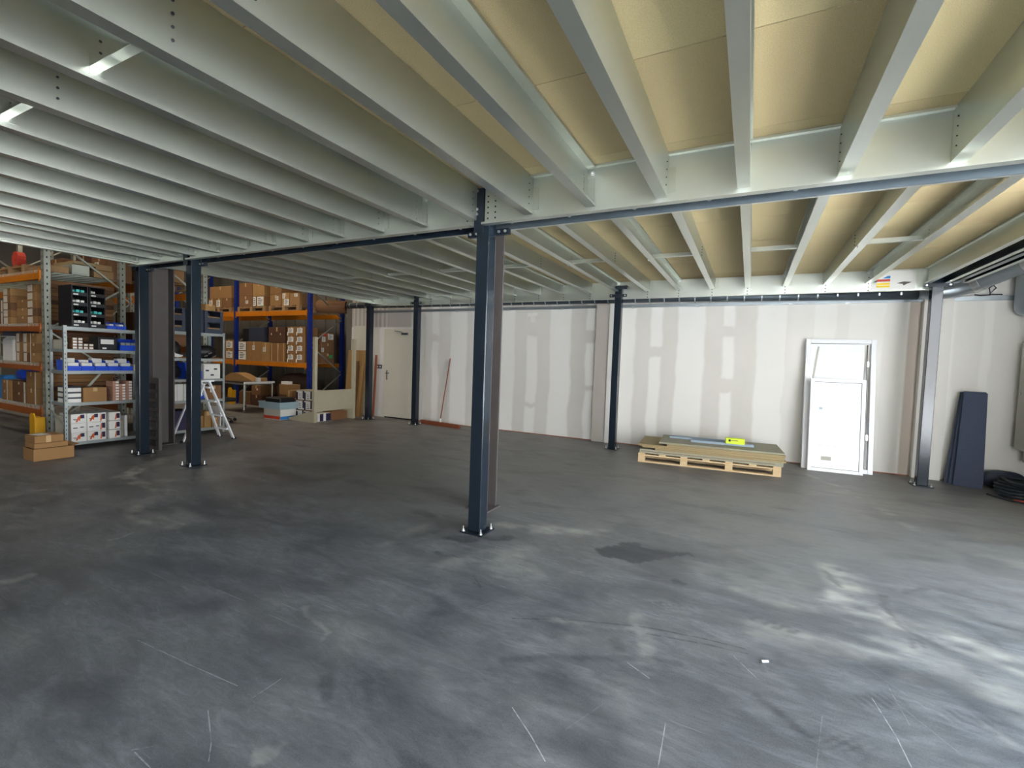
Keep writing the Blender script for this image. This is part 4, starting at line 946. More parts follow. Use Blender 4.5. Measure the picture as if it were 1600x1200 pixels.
# unit 1, top shelf: two black compartment towers
def tower(label, y0, y1, cols):
    t = thing('compartment_tower', label, 'organiser', (-8.85, (y0+y1)/2, hrow(S1[4])), group='black compartment towers'); w = (y1-y0)/2; h = 0.60
    m = MB().box(-0.22, -0.215, -w, w, 0, h).box(-0.215, 0.2, -w, -w+0.012, 0, h).box(-0.215, 0.2, w-0.012, w, 0, h).box(-0.215, 0.2, -w+0.012, w-0.012, h-0.012, h).box(-0.215, 0.2, -w+0.012, w-0.012, 0, 0.012)
    m.build('body', M['black'], t)
    for i in range(4):
        z = 0.012+i*0.147
        s = MB().box(-0.21, 0.205, -w+0.0125, w-0.0125, z, z+0.05).build('tray', M['black'], t)
        MB().box(0.2055, 0.207, -w+0.02, -w+0.075, z+0.008, z+0.026).build('paper_label', M['paper'], s)
        mt, a, b = cols[i]
        c = MB()
        for q in range(3): c.cbox(-0.02+0.03*q, -w+0.03+(2*w-0.06)*(a+(b-a)*(q+0.5)/3), z+0.05, 0.25, (2*w-0.06)*(b-a)/3.2, 0.035+0.008*(q % 2), 0.004)
        c.build('packet', M[mt], s)
tower('black tower of compartments with teal packets, left of two on the top shelf', 3.06, 3.25, (('paper', 0.2, 1), ('teal', 0, 0.9), ('paper', 0, 1), ('teal', 0, 1)))
tower('black tower of compartments, right of two on the top shelf', 3.262, 3.452, (('paper', 0, 0.9), ('teal', 0, 1), ('paper', 0, 0.9), ('paper', 0, 0.4)))
for i in range(2):
    y = 3.47+i*0.125; o = bin_('small blue bin with white packets, %s of two on the top shelf' % ('left', 'right')[i], -8.90, -8.66, y, y+0.12, hrow(S1[4]), 0.11, group='blue bins on the top shelf')
    tag(MB().cbox(0, 0, 0, 0.10, 0.07, 0.075, 0.01).build('packet', M['paper'], None, (-8.74, y+0.06, hrow(S1[4])+0.0055), (0, 0, 0.3)), 'white packet in the %s small bin on the top shelf' % ('left', 'right')[i], 'packet')
# unit 1, fourth shelf
for c in range(4):
    for r in range((4, 4, 2, 2)[c]):
        y = 3.06+c*0.062
        carton('tiny white and red carton, %s column, %s from bottom, below the black towers' % (ordinal(c), ordinal(r)), -8.80, -8.64, y, y+0.058, hrow(S1[3])+r*0.042, hrow(S1[3])+(r+1)*0.042, 2, 'x', papers=[(0.1, 0.9, 0.25, 0.9)], tape=False, group='tiny white and red cartons on the shelf')
t = tag(MB().cbox(0, 0, 0, 0.3, 0.24, 0.20, 0.008).build('black_box', M['black'], None, (-8.80, 3.48, hrow(S1[3]))), 'black box with white label under the blue bins of the top shelf', 'box')
MB().box(0.151, 0.1525, -0.09, 0.07, 0.09, 0.16).box(0.151, 0.1525, -0.07, -0.02, 0.015, 0.04).build('paper_label', M['paper'], t)
bin_('blue bin with grey packets at the right end, below the top shelf', -8.95, -8.64, 3.63, 3.90, hrow(S1[3]), 0.18)
for i in range(3): tag(MB().cbox(0, 0, 0, 0.14, 0.06, 0.12, 0.008).build('packet', M['shelf_galv'], None, (-8.80, 3.70+i*0.07, hrow(S1[3])+0.0055), (0, 0, 0)), 'grey packet in the right-hand bin, %s of three' % ('left', 'middle', 'right')[i], 'packet')
tag(MB().cbox(0, 0, 0, 0.30, 0.05, 0.13, 0.006).build('grey_box', M['cabinet'], None, (-8.86, 3.00, hrow(S1[3]))), 'grey box at the left end of the shelf below the black towers', 'box')
# unit 1, middle shelf: five blue bins with white boxes
for i in range(5):
    y = 3.0+i*0.158; bin_('blue bin, %s of five in the middle row' % ('leftmost', 'second', 'third', 'fourth', 'rightmost')[i], -8.98, -8.625, y, y+0.152, hrow(S1[2]), 0.15, group='blue bins in the middle row')
    for j, (dx, hh) in enumerate(((0.10, 0.11), (0.22, 0.15 if i % 2 else 0.175))):
        tag(MB().cbox(0, 0, 0, 0.11, 0.125, hh, 0.005).build('white_box', M['paper'], None, (-8.62-dx, y+0.076, hrow(S1[2])+0.0055)), 'white box, %s, in the %s blue bin of the middle row' % (('front', 'back')[j], ('leftmost', 'second', 'third', 'fourth', 'rightmost')[i]), 'box', 'white boxes in the blue bins')
tag(MB().cbox(0, 0, 0, 0.2, 0.10, 0.095, 0.006).build('grey_box', M['cabinet'], None, (-8.74, 3.85, hrow(S1[2]))), 'light grey box right of the five blue bins', 'box')
# unit 1, second shelf
for r in range(3):
    o = tag(MB().cbox(0, 0, 0, 0.30, 0.16, 0.055, 0.005).build('white_box', M['paper'], None, (-8.80, 3.078, hrow(S1[1])+r*0.078)), 'flat white box with dark lid, %s of the stack of three' % ('bottom', 'middle', 'top')[r], 'box', 'flat white boxes on the second shelf')
    MB().box(-0.152, 0.152, -0.082, 0.082, 0.0556, 0.077).build('lid', M['ink'], o)
carton('plain brown carton in the middle of the second shelf', -8.95, -8.64, 3.175, 3.46, hrow(S1[1]), hrow(S1[1])+0.215, 0, 'x')
for c in range(3):
    for r in range((7, 6, 7)[c]):
        y = 3.53+c*0.085
        carton('small pinkish carton, %s column, %s from the bottom, right end of the second shelf' % (('left', 'middle', 'right')[c], ordinal(r)), -8.86, -8.64, y, y+0.082, hrow(S1[1])+r*0.043, hrow(S1[1])+(r+1)*0.043, 2, 'x', papers=[(0.45, 0.95, 0.2, 0.85)], tape=False, body=M['pink'], group='small pinkish cartons on the second shelf')
# unit 1, bottom shelf: white cartons with orange and purple print
def white_carton(label, y0, y1, z0, z1, kind):
    dy, dz = y1-y0-0.003, z1-z0-0.002
    o = tag(MB().cbox(0, 0, 0, 0.38, dy, dz, 0.004).build('carton', M['paper'], None, (-8.815, (y0+y1)/2, z0)), label, 'box', 'white printed cartons on the bottom shelf')
    x = 0.1901; y = dy/2
    if kind == 0:
        MB().box(x, x+0.001, y-0.075, y-0.03, dz*0.5, dz*0.9).build('print', M['purple'], o)
        MB().prism([(y-0.13, dz*0.12), (y-0.10, dz*0.7), (y-0.07, dz*0.85), (y-0.078, dz*0.2), (y-0.095, dz*0.35), (y-0.11, dz*0.12)], 'x', x, x+0.001).build('print', M['orange_print'], o)
        MB().box(x, x+0.001, -y+0.02, -y+0.06, dz*0.4, dz*0.46).box(x, x+0.001, -y+0.03, -y+0.055, dz*0.3, dz*0.34).build('print', M['ink'], o)
    elif kind == 1:
        MB().box(x, x+0.001, y-0.052, y-0.012, dz*0.25, dz*0.85).build('print', M['purple'], o)
        MB().prism([(y-0.075, dz*0.1), (y-0.06, dz*0.8), (y-0.052, dz*0.8), (y-0.055, dz*0.1)], 'x', x, x+0.001).build('print', M['orange_print'], o)
    else:
        MB().box(x, x+0.001, -y+0.02, -y+0.07, dz*0.45, dz*0.55).box(x, x+0.001, -y+0.10, -y+0.14, dz*0.5, dz*0.6).build('print', M['ink'], o)
zb = hrow(S1[0])
for r in range(3):
    nm = ('bottom', 'middle', 'top')[r]; z = zb+r*0.135
    white_carton('white carton with faint print, left column, %s row, on the bottom shelf' % nm, 3.03, 3.21, z, z+0.134, 0 if r != 1 else 2)
    white_carton('white carton with orange and purple picture, second column, %s row, on the bottom shelf' % nm, 3.212, 3.37, z, z+0.134, 0 if r != 1 else 2)
    white_carton('narrow white carton, third column, %s row, on the bottom shelf' % nm, 3.372, 3.44, z, z+0.134, 1)
    white_carton('white carton in the separate right stack, %s row, on the bottom shelf' % nm, 3.475, 3.62, z, z+0.128, 1)
for i, (y, h, mk) in enumerate(((2.985, 0.37, 'cabinet'), (3.66, 0.26, 'cabinet'), (3.715, 0.33, 'white_matt'))):
    tag(MB().cbox(0, 0, 0, 0.28, 0.035, h, 0.004).build('folder', M[mk], None, (-8.82, y, zb)), ('grey folder standing left of the white printed cartons', 'grey folder standing right of the white printed cartons', 'taller pale folder at the right end of the bottom shelf')[i], 'folder')

# unit 2
def crate(label, x0, x1, y0, y1, z0, h, mk='crate', group=None):
    hx, hy = (x1-x0)/2, (y1-y0)/2; t = 0.008
    m = MB().box(-hx, hx, -hy, hy, 0, t).box(-hx, -hx+t, -hy, hy, t, h).box(-hx+t, hx, -hy, -hy+t, t, h).box(-hx+t, hx, hy-t, hy, t, h).box(hx-t, hx, -hy+t, hy-t, t, h*0.42).box(-hx-0.0, hx+0.008, -hy-0.0, hy+0.0, h, h+0.010).box(hx-t, hx, -hy+t, -hy+0.05, h*0.42, h).box(hx-t, hx, hy-0.05, hy-t, h*0.42, h)
    o = tag(m.build('crate', M[mk], None, ((x0+x1)/2, (y0+y1)/2, z0)), label, 'crate', group)
    tag(MB().cbox(0, 0, 0, (hx-t)*1.8, (hy-t)*1.8, h*0.5, 0.004).build('carton', M['kraft'][0], None, ((x0+x1)/2, (y0+y1)/2, z0+t+0.001)), 'brown carton inside ' + label.replace('on the shelf unit ', ''), 'box', 'cartons inside the blue grey crates')
z = hrow(S2[4])
for c, (ya, yb_, nm) in enumerate(((4.12, 4.56, 'left'), (4.58, 4.86, 'middle'), (4.88, 5.20, 'right'))):
    for r in range(2):
        crate('blue grey crate, %s column, %s tier, on the shelf unit behind the ladder' % (nm, ('lower', 'upper')[r]), -9.05, -8.65, ya, yb_, z+r*0.202, 0.19, group='blue grey crates behind the ladder')
carton('small tan carton on top of the right blue grey crates', -8.9, -8.66, 4.90, 5.07, z+0.405, z+0.52, 3, 'x')
sack('black_bundle', 'black tangled bundle with silver fittings on the shelf behind the ladder', (-8.84, 4.98, hrow(S2[3])), 0.18, 0.19, 0.24, M['black'], 'bundle', 12)
for i in range(3): tag(MB().cyl((0, 0, 0), (0.0, 0.06, 0.02), 0.014, n=10).build('fitting', M['chrome'], None, (-8.645+0.006*i, 4.86+0.07*i, hrow(S2[3])+0.035+0.05*(i % 2))), 'silver fitting in front of the black bundle, %s of three' % ('left', 'middle', 'right')[i], 'fitting')
sack('black_bundle', 'black bundle with crumpled paper on the shelf left of the stepladder column', (-8.84, 4.42, hrow(S2[3])), 0.18, 0.16, 0.30, M['black'], 'bundle', 14)
tag(MB().prism([(0, 0), (0.16, 0.0), (0.19, 0.03), (0.07, 0.06), (0.01, 0.17)], 'x', 0, 0.004).build('paper_sheet', M['paper'], None, (-8.64, 4.33, hrow(S2[3])+0.02)), 'crumpled white sheet beside the black bundle on the shelf', 'paper')
carton('white carton with faint print on the third shelf behind the ladder', -8.98, -8.64, 4.86, 5.15, hrow(S2[2]), hrow(S2[2])+0.27, 0, 'x', body=M['paper'], tape=False, papers=[(0.1, 0.3, 0.5, 0.6, 'ink'), (0.4, 0.6, 0.2, 0.3, 'ink'), (0.6, 0.8, 0.6, 0.7, 'ink')])
bin_('tall blue bin left of the white carton behind the ladder', -8.95, -8.65, 4.60, 4.83, hrow(S2[2]), 0.28)
sack('black_bundle', 'black bag on the third shelf left of the blue bin behind the ladder', (-8.84, 4.38, hrow(S2[2])), 0.17, 0.2, 0.24, M['black'], 'bag', 16)
for i in range(3):
    tag(MB().cbox(0, 0, 0, 0.3, 0.095, 0.285, 0.004).build('folder', M['paper'], None, (-8.80, 4.38+i*0.1, hrow(S2[1]))), 'white file box, %s of three beside the stepladder' % ('left', 'middle', 'right')[i], 'folder', 'white file boxes')
carton('brown carton with white label on the second shelf behind the ladder', -8.98, -8.64, 4.90, 5.17, hrow(S2[1]), hrow(S2[1])+0.25, 2, 'x', papers=[(0.25, 0.5, 0.5, 0.85)])
t = thing('tape_roll', 'blue roll lying on the second shelf above the ladder', 'roll', (-8.70, 4.80, hrow(S2[1])+0.09))
MB().cyl((-0.07, 0, 0), (0.07, 0, 0), 0.088, n=20).build('roll', M['blue_bin'], t); MB().cyl((0.0702, 0, 0), (0.074, 0, 0), 0.03, n=14).build('core', M['paper'], t)
for i, (ya, yb_, h, kk) in enumerate(((4.72, 4.86, 0.22, 0), (4.87, 4.99, 0.30, 3), (5.0, 5.12, 0.18, 0))):
    carton('orange brown carton on the bottom shelf behind the ladder, %s of three' % ('left', 'middle', 'right')[i], -8.95, -8.64, ya, yb_, hrow(S2[0]), hrow(S2[0])+h, kk, 'x', group='orange brown cartons behind the ladder')
tag(MB().cbox(0, 0, 0, 0.34, 0.5, 0.34, 0.01).build('crate', M['purple'], None, (-8.82, 4.40, hrow(S2[0]))), 'dark purple box on the bottom shelf behind the ladder legs', 'box')
tag(MB().cbox(0, 0, 0, 0.3, 0.02, 0.36, 0.003).build('white_plate', M['paper'], None, (-8.80, 5.165, hrow(S2[0]))), 'thin white plate standing at the right end of the bottom shelf', 'plate')
# dark perforated tower between the two columns
t = thing('tray_stack', 'black slotted trolley tower standing between the dark blue and brown grey columns', 'trolley', (-7.76, 3.70, 0))
MB().box(-0.2, 0.10, -0.02, 0.02, 0.0, 1.06).box(-0.2, -0.17, 0.02, 0.1, 0, 1.06).build('panel', M['primer'], t)
for i in range(7): MB().box(-0.14, 0.065, -0.045, -0.0205, 0.06+i*0.14, 0.145+i*0.14).build('tray', M['black'], t)

# cartons on the floor by the left rack
t = thing('carton', 'bottom flat carton with an open flap in the pile on the floor at left', 'box', (-8.22, 2.66, 0), group='flat cartons piled on the floor')
MB().box(-0.16, 0.16, -0.20, 0.20, 0, 0.004).box(-0.16, -0.156, -0.2, 0.2, 0.004, 0.155).box(0.156, 0.16, -0.2, 0.2, 0.004, 0.155).box(-0.156, 0.156, -0.2, -0.196, 0.004, 0.155).box(-0.156, 0.156, 0.196, 0.2, 0.004, 0.155).box(-0.15, 0.15, -0.19, 0.19, 0.142, 0.146).build('body', M['kraft'][0], t)
MB().hexa([(-0.15, 0.197, 0.150), (0.15, 0.197, 0.150), (0.15, 0.26, 0.168), (-0.15, 0.26, 0.168), (-0.15, 0.197, 0.154), (0.15, 0.197, 0.154), (0.15, 0.26, 0.172), (-0.15, 0.26, 0.172)]).build('flap', M['kraft'][0], t)
carton('middle flat carton of the pile on the floor at left', -8.38, -8.08, 2.475, 2.81, 0.158, 0.225, 0, 'x', tape=False, group='flat cartons piled on the floor')
carton('top flat carton of the pile on the floor at left, with white paper on it', -8.40, -8.09, 2.48, 2.77, 0.227, 0.318, 0, 'x', papers=[(0.38, 0.55, 0.0, 1.0, 'tape')], tape=False, group='flat cartons piled on the floor')
tag(MB().box(-0.1, 0.1, -0.07, 0.07, 0, 0.001).build('paper_sheet', M['paper'], None, (-8.25, 2.58, 0.3185), (0, 0, 0.2)), 'white paper lying on the pile of flat cartons', 'paper')

# ------------------------------------------------------------------ stepladder
t = thing('stepladder', 'white aluminium stepladder standing behind a dark blue column', 'ladder', (0, 0, 0))
def lr(a, b, nm, w=0.022, h=0.055): MB().bar(a, b, w, h, (1, 0, 0)).build(nm, M['alu'], t)
ap = (4.47, 0.99)
for x0, x1 in ((-8.18, -8.10), (-7.78, -7.86)):
    lr((x0, 4.86, 0.012), (x1, ap[0]+0.03, ap[1]), 'rail')
for x0, x1 in ((-8.36, -8.14), (-8.03, -7.88)):
    lr((x0, 4.20, 0.012), (x1, ap[0]-0.03, ap[1]-0.04), 'rear_leg', 0.02, 0.035)
for i in range(4):
    f = (i+0.75)/4.2; y = 4.86+(ap[0]+0.03-4.86)*f; z = ap[1]*f
    MB().box(-8.16+0.07*f, -7.80-0.07*f, y-0.04, y+0.04, z-0.012, z+0.012).build('step', M['alu'], t)
MB().box(-8.15, -7.83, ap[0]-0.10, ap[0]+0.10, ap[1]-0.005, ap[1]+0.02).build('platform', M['alu'], t)
lr((-8.30, 4.28, 0.25), (-8.0, 4.28, 0.25), 'cross_bar', 0.018, 0.03); lr((-8.23, 4.36, 0.60), (-7.95, 4.36, 0.60), 'cross_bar', 0.018, 0.03)
for x, y in ((-8.18, 4.87), (-7.78, 4.87), (-8.37, 4.19), (-8.03, 4.19)): MB().cbox(x, y, 0, 0.035, 0.06, 0.03, 0.004).build('foot', M['black'], t)

# ------------------------------------------------------------------ table, chair, boxes in the aisle
t = thing('work_table', 'long work table on steel legs with castors, in front of the blue rack', 'table', (-10.86, 7.04, 0))
MB().box(-1.15, 0.04, -0.04, 0.78, 0.735, 0.760).build('tabletop', M['dark_brown'], t); MB().box(0.0405, 0.046, -0.04, 0.78, 0.715, 0.762).build('front_edge', M['white_matt'], t)
MB().box(-1.1, 0.02, -0.02, 0.02, 0.69, 0.734).box(-0.02, 0.02, 0.02, 0.74, 0.69, 0.734).build('apron', M['rack_galv'], t)
for x, y in ((0, 0), (-1.1, 0), (0, 0.74), (-1.1, 0.74)):
    l = MB().cyl((x, y, 0.075), (x, y, 0.69), 0.02, n=12).build('leg', M['rack_galv'], t)
    MB().cyl((x-0.014, y, 0.036), (x+0.014, y, 0.036), 0.036, n=16).box(x-0.02, x+0.02, y-0.012, y+0.012, 0.072, 0.078).build('castor', M['chrome'], l)
tag(MB().prism([(-0.50, 0), (0.52, 0), (0.45, 0.03), (0.12, 0.175), (-0.02, 0.20), (-0.12, 0.19)], 'y', -0.16, 0.18).build('cardboard_sheet', M['kraft'][3], None, (-11.50, 7.35, 0.7605), (0, 0, 0.25)), 'bent sheet of tan cardboard lying on the work table', 'cardboard')
tag(MB().cbox(0, 0, 0, 0.09, 0.09, 0.09, 0.006).build('white_box', M['paper'], None, (-10.92, 7.44, 0.7605)), 'little white box on the work table', 'box')
carton('little brown carton beside the white box on the work table', -10.98, -10.86, 7.53, 7.65, 0.7605, 0.85, 3)
t = thing('office_chair', 'office chair with black seat and chrome star base beside the shelf end', 'chair', (-9.83, 5.85, 0))
for i in range(5):
    a = 2*math.pi*i/5+0.2; l = MB().bar((0.03*math.cos(a), 0.03*math.sin(a), 0.12), (0.30*math.cos(a), 0.30*math.sin(a), 0.085), 0.035, 0.025).build('star_leg', M['chrome'], t)
    MB().cyl((0.30*math.cos(a)-0.015, 0.30*math.sin(a), 0.032), (0.30*math.cos(a)+0.015, 0.30*math.sin(a), 0.032), 0.032, n=14).cyl((0.30*math.cos(a), 0.30*math.sin(a), 0.055), (0.30*math.cos(a), 0.30*math.sin(a), 0.08), 0.012, n=8).build('castor', M['black'], l)
MB().cyl((0, 0, 0.11), (0, 0, 0.44), 0.028, n=12).build('gas_lift', M['chrome'], t)
bevel(MB().cbox(0, 0, 0.44, 0.48, 0.46, 0.08, 0.03).build('seat', M['black'], t), 0.015, 2)
bevel(MB().cbox(-0.22, 0, 0.60, 0.07, 0.42, 0.5, 0.025).build('backrest', M['black'], t), 0.015, 2)
MB().bar((-0.1, 0, 0.47), (-0.25, 0, 0.52), 0.05, 0.02).bar((-0.25, 0, 0.50), (-0.25, 0, 0.75), 0.05, 0.02, (1, 0, 0)).build('back_bracket', M['black'], t)

def stripe_box():
    o = tag(MB().cbox(0, 0, 0, 0.52, 0.42, 0.24, 0.005).build('carton', M['cabinet'], None, (-9.46, 6.98, 0.0), (0, 0, 0.05)), 'grey carton with red and blue stripes under the pale crate in the aisle', 'box')
    MB().box(-0.258, 0.258, -0.2125, -0.2105, 0.02, 0.085).build('stripe', M['red'], o); MB().box(0.2605, 0.2625, -0.205, 0.205, 0.01, 0.075).build('stripe', M['blue_print'], o)
    MB().box(0.2605, 0.262, -0.205, 0.205, 0.08, 0.23).build('side_panel', M['paper'], o)
stripe_box()
m = MB(); hx, hy, h, e = 0.36, 0.23, 0.15, 0.006
m.box(-hx, hx, -hy, hy, 0, e).box(-hx, -hx+e, -hy, hy, e, h).box(hx-e, hx, -hy, hy, e, h).box(-hx+e, hx-e, -hy, -hy+e, e, h).box(-hx+e, hx-e, hy-e, hy, e, h)
m.box(-hx-0.012, hx+0.012, -hy-0.012, -hy, h-0.03, h).box(-hx-0.012, hx+0.012, hy, hy+0.012, h-0.03, h).box(-hx-0.012, -hx, -hy, hy, h-0.03, h).box(hx, hx+0.012, -hy, hy, h-0.03, h)
tag(m.build('crate', M['crate_light'], None, (-9.52, 6.98, 0.242)), 'pale blue plastic crate on the striped carton in the aisle', 'crate')
tag(MB().cbox(0, 0, 0, 0.52, 0.38, 0.24, 0.02).build('black_foam', M['black'], None, (-9.46, 6.98, 0.2495)), 'black foam block sitting in the pale blue crate', 'block')
carton('open brown carton on a crate behind the black foam in the aisle', -10.66, -10.24, 7.83, 8.13, 0.44, 0.70, 0, tape=False)
tag(MB().cbox(0, 0, 0, 0.42, 0.30, 0.435, 0.006).build('carton', M['kraft'][4], None, (-10.45, 7.98, 0.0)), 'dark carton on the floor carrying the open brown carton', 'box')
tag(MB().cbox(0, 0, 0, 0.24, 0.14, 0.07, 0.006).build('white_box', M['paper'], None, (-10.50, 7.93, 0.7015), (0, 0, 0.1)), 'long white box lying on the open brown carton', 'box')
carton('tan carton with raised flap beside the open brown carton in the aisle', -10.16, -9.96, 7.66, 7.98, 0.0, 0.58, 3)
for r in range(3):
    for c in range(3):
        x = -9.50+c*0.262; y = 7.21
        if r == 2 and c == 0: continue
        o = tag(MB().cbox(0, 0, 0, 0.25, 0.36, 0.20, 0.004).build('carton', M['paper'], None, (x+0.125, y+0.2, r*0.222), (0, 0, random.uniform(-.02, .02))), 'white carton with dark end patches, %s column, %s row, by the beige frame' % (('left', 'middle', 'right')[c], ('bottom', 'middle', 'top')[r]), 'box', 'white cartons with dark patches')
        MB().box(-0.126, -0.075, -0.1815, -0.1802, 0.0, 0.17).box(0.08, 0.126, -0.1815, -0.1802, 0.03, 0.2).build('print', M['purple'], o)
        MB().box(-0.03, 0.03, -0.1812, -0.1802, 0.03, 0.045).box(-0.04, 0.03, -0.1812, -0.1802, 0.08, 0.09).box(-0.04, 0.02, -0.1812, -0.1802, 0.12, 0.13).build('print', M['ink'], o)
        MB().box(-0.128, 0.128, -0.183, 0.183, 0.2005, 0.2175).build('lid', M['mdf_dark'] if r < 2 else M['beige'], o)
# beige gondola frame
t = thing('gondola_frame', 'beige metal end frame with a solid lower panel and floor feet', 'frame', (-8.36, 0, 0))
for y, tp in ((7.0, 1.86), (8.10, 1.88)):
    MB().box(-0.035, 0.035, y-0.035, y+0.035, 0.0, tp).build('upright', M['beige'], t)
    MB().prism([(-0.80, 0.0), (-0.035, 0.0), (-0.035, 0.24), (-0.10, 0.24), (-0.72, 0.07), (-0.80, 0.06)], 'y', y-0.025, y+0.025).build('foot', M['beige'], t)
MB().box(-0.012, 0.012, 7.035, 8.065, 0.24, 0.70).build('panel', M['beige'], t); MB().cyl((0.0125, 7.62, 0.50), (0.0135, 7.62, 0.50), 0.012, n=12).build('plug', M['cabinet'], t)
carton('white and dark purple carton on the floor just inside the beige panel', -8.71, -8.42, 7.14, 7.50, 0, 0.175, 0, 'x', body=M['paper'], tape=False, papers=[(0.15, 0.42, 0.02, 0.98, 'purple'), (0.62, 0.98, 0.02, 0.98, 'purple')])
carton('reddish brown carton on the floor under the beige panel', -8.71, -8.42, 7.51, 7.98, 0, 0.19, 2, 'x', tape=False)
# leaning sheets by the door
def leaning(name, label, cat, w, h, th, loc, tilt, mk, rz=0.0, group=None):
    o = MB().box(-w/2, w/2, 0, th, 0, h).build(name, M[mk], None, loc, (-tilt, 0, rz)); return tag(o, label, cat, group)
leaning('chipboard_sheet', 'wide brown chipboard sheet leaning on the wall left of the columns', 'board', 0.62, 1.63, 0.02, (-8.78, 8.49, 0.004), 0.085, 'mdf')
leaning('timber_strip', 'dark narrow timber strip leaning in front of the brown chipboard', 'board', 0.09, 1.36, 0.02, (-8.70, 8.40, 0.003), 0.10, 'mdf_dark')
leaning('timber_strip', 'tan narrow board leaning right of the dark strip', 'board', 0.10, 1.30, 0.02, (-8.53, 8.40, 0.003), 0.10, 'mdf')
leaning('plasterboard_sheet', 'tall cream plasterboard sheet leaning behind the brown chipboard', 'board', 0.52, 2.24, 0.013, (-8.74, 8.66, 0.001), 0.022, 'door')
leaning('batten', 'reddish brown batten leaning just right of the far left column', 'batten', 0.05, 1.52, 0.03, (-8.22, 8.60, 0.003), 0.055, 'copper')

# ------------------------------------------------------------------ door and switches on the back wall
t = bpy.data.objects.new('door_1', None); COL.objects.link(t); t['kind'] = 'structure'; t.location = (-7.95, YW, 0)
MB().box(-0.05, 0.01, -0.03, -0.001, 0, 2.16).box(0.86, 0.92, -0.03, -0.001, 0, 2.16).box(0.01, 0.86, -0.03, -0.001, 2.11, 2.16).build('door_frame', M['door'], t)
lf = bevel(MB().box(0.012, 0.858, -0.045, -0.003, 0.03, 2.108).build('door_leaf', M['door'], t), 0.003, 1)
MB().box(0.055, 0.085, -0.050, -0.0452, 0.93, 1.16).cyl((0.07, -0.05, 1.09), (0.07, -0.085, 1.09), 0.009, n=10).bar((0.062, -0.085, 1.09), (0.17, -0.085, 1.09), 0.018, 0.018).build('handle', M['duct_dark'], lf)
MB().box(0.53, 0.70, -0.088, -0.046, 2.02, 2.07).bar((0.55, -0.07, 2.085), (0.30, -0.06, 2.12), 0.02, 0.012).build('door_closer', M['duct_dark'], lf)
MB().box(0.012, 0.858, -0.042, -0.004, 0.002, 0.03).build('threshold_gap', M['black'], t)
t = thing('light_switch', 'double black light switch plate left of the cream door', 'switch', (-8.17, YW, 1.24))
MB().box(-0.085, 0.085, -0.014, -0.001, -0.045, 0.045).build('plate', M['black'], t)
for x in (-0.04, 0.04): MB().box(x-0.022, x+0.022, -0.018, -0.0142, -0.022, 0.022).build('rocker', M['white_matt'], t)

# broom leaning on the wall
t = thing('push_broom', 'wide reddish push broom leaning against the plasterboard wall', 'broom', (-6.05, 8.40, 0), (0, 0, -0.13))
bevel(MB().box(-0.58, 0.58, -0.03, 0.03, 0.045, 0.085).build('head', M['terra'], t), 0.008, 2)
m = MB()
for i in range(76):
    for j in range(3): x = -0.57+i*0.0152; y = -0.022+j*0.022; m.box(x, x+0.011, y-0.008, y+0.008, 0.0, 0.0452)
m.build('bristles', M['terra'], t)['kind'] = 'stuff'
MB().cyl((0.02, 0, 0.085), (0.0, 0.02, 0.16), 0.022, n=12).build('socket', M['white_matt'], t)
MB().cyl((0.0, 0.02, 0.14), (-0.02, 0.31, 1.50), 0.013, n=10).build('stick', M['terra'], t)

# ------------------------------------------------------------------ pallet with chipboard
ang = math.atan2(0.16, 1.95)
pallet('long pine pallet on the floor at the back wall carrying chipboard sheets', (-1.475, 7.30, 0), 1.95, 0.86, ang, 'pine')
sheets = (  # x0, x1, y0, y1, z0, thickness, material
    (0.02, 1.97, -0.005, 0.87, 0.1448, 0.062, 'chip_grey', 'thick grey green board lying directly on the pine pallet'),
    (0.25, 2.00, -0.02, 0.88, 0.2072, 0.026, 'chip', 'lowest chipboard sheet of the stack on the pine pallet'),
    (0.06, 1.98, -0.01, 0.90, 0.2336, 0.026, 'chip', 'second lowest chipboard sheet, its left end sticking out'),
    (0.0, 1.985, -0.02, 0.88, 0.2600, 0.024, 'chip', 'middle chipboard sheet of the stack, longest to the left'),
    (0.42, 1.99, -0.012, 0.86, 0.2844, 0.026, 'chip', 'second highest chipboard sheet, cut short on the left'),
    (0.30, 1.985, 0.02, 0.87, 0.3108, 0.024, 'chip_grey', 'top chipboard sheet with grey green face, under the steel studs'))
for i, (x0, x1, y0, y1, z0, th, mk, lb) in enumerate(sheets):
    c, s = math.cos(ang), math.sin(ang)
    o = MB().box(x0, x1, y0, y1, 0, th-0.0004).build('chipboard_sheet', [M[mk]], None, (-1.475, 7.30, z0), (0, 0, ang+random.uniform(-.006, .006))); tag(o, lb, 'board')
    m = MB().box(x0+0.015, x1-0.1-0.3*(i % 3), y0-0.0012, y0, th*0.42, th*0.55); m.build('groove', M['mdf_dark'], o)
zt = 0.3352
def stud(label, x0, x1, y, rz):
    m = MB().box(0, x1-x0, 0, 0.10, 0, 0.003).box(0, x1-x0, 0, 0.003, 0.003, 0.035).box(0, x1-x0, 0.097, 0.10, 0.003, 0.035)
    tag(m.build('steel_stud', M['steel_blue'], None, (x0, y, zt), (0, 0, rz)), label, 'stud', 'steel studs on the chipboard')
stud('front galvanised stud on the chipboard stack, running under the yellow packet', -0.75, 0.12, 7.66, ang)
stud('rear galvanised stud on the chipboard stack, nearest the wall', -1.10, -0.30, 7.86, ang-0.02)
o = tag(bevel(MB().cbox(0, 0, 0, 0.26, 0.10, 0.085, 0.006).build('wrapped_packet', M['neon'], None, (-0.14, 7.70, zt+0.036), (0, 0, ang)), 0.006, 2), 'neon yellow wrapped packet with black emblem on the steel stud', 'packet')
MB().cyl((-0.075, -0.0502, 0.050), (-0.075, -0.0512, 0.050), 0.018, n=16).build('emblem', M['black'], o)
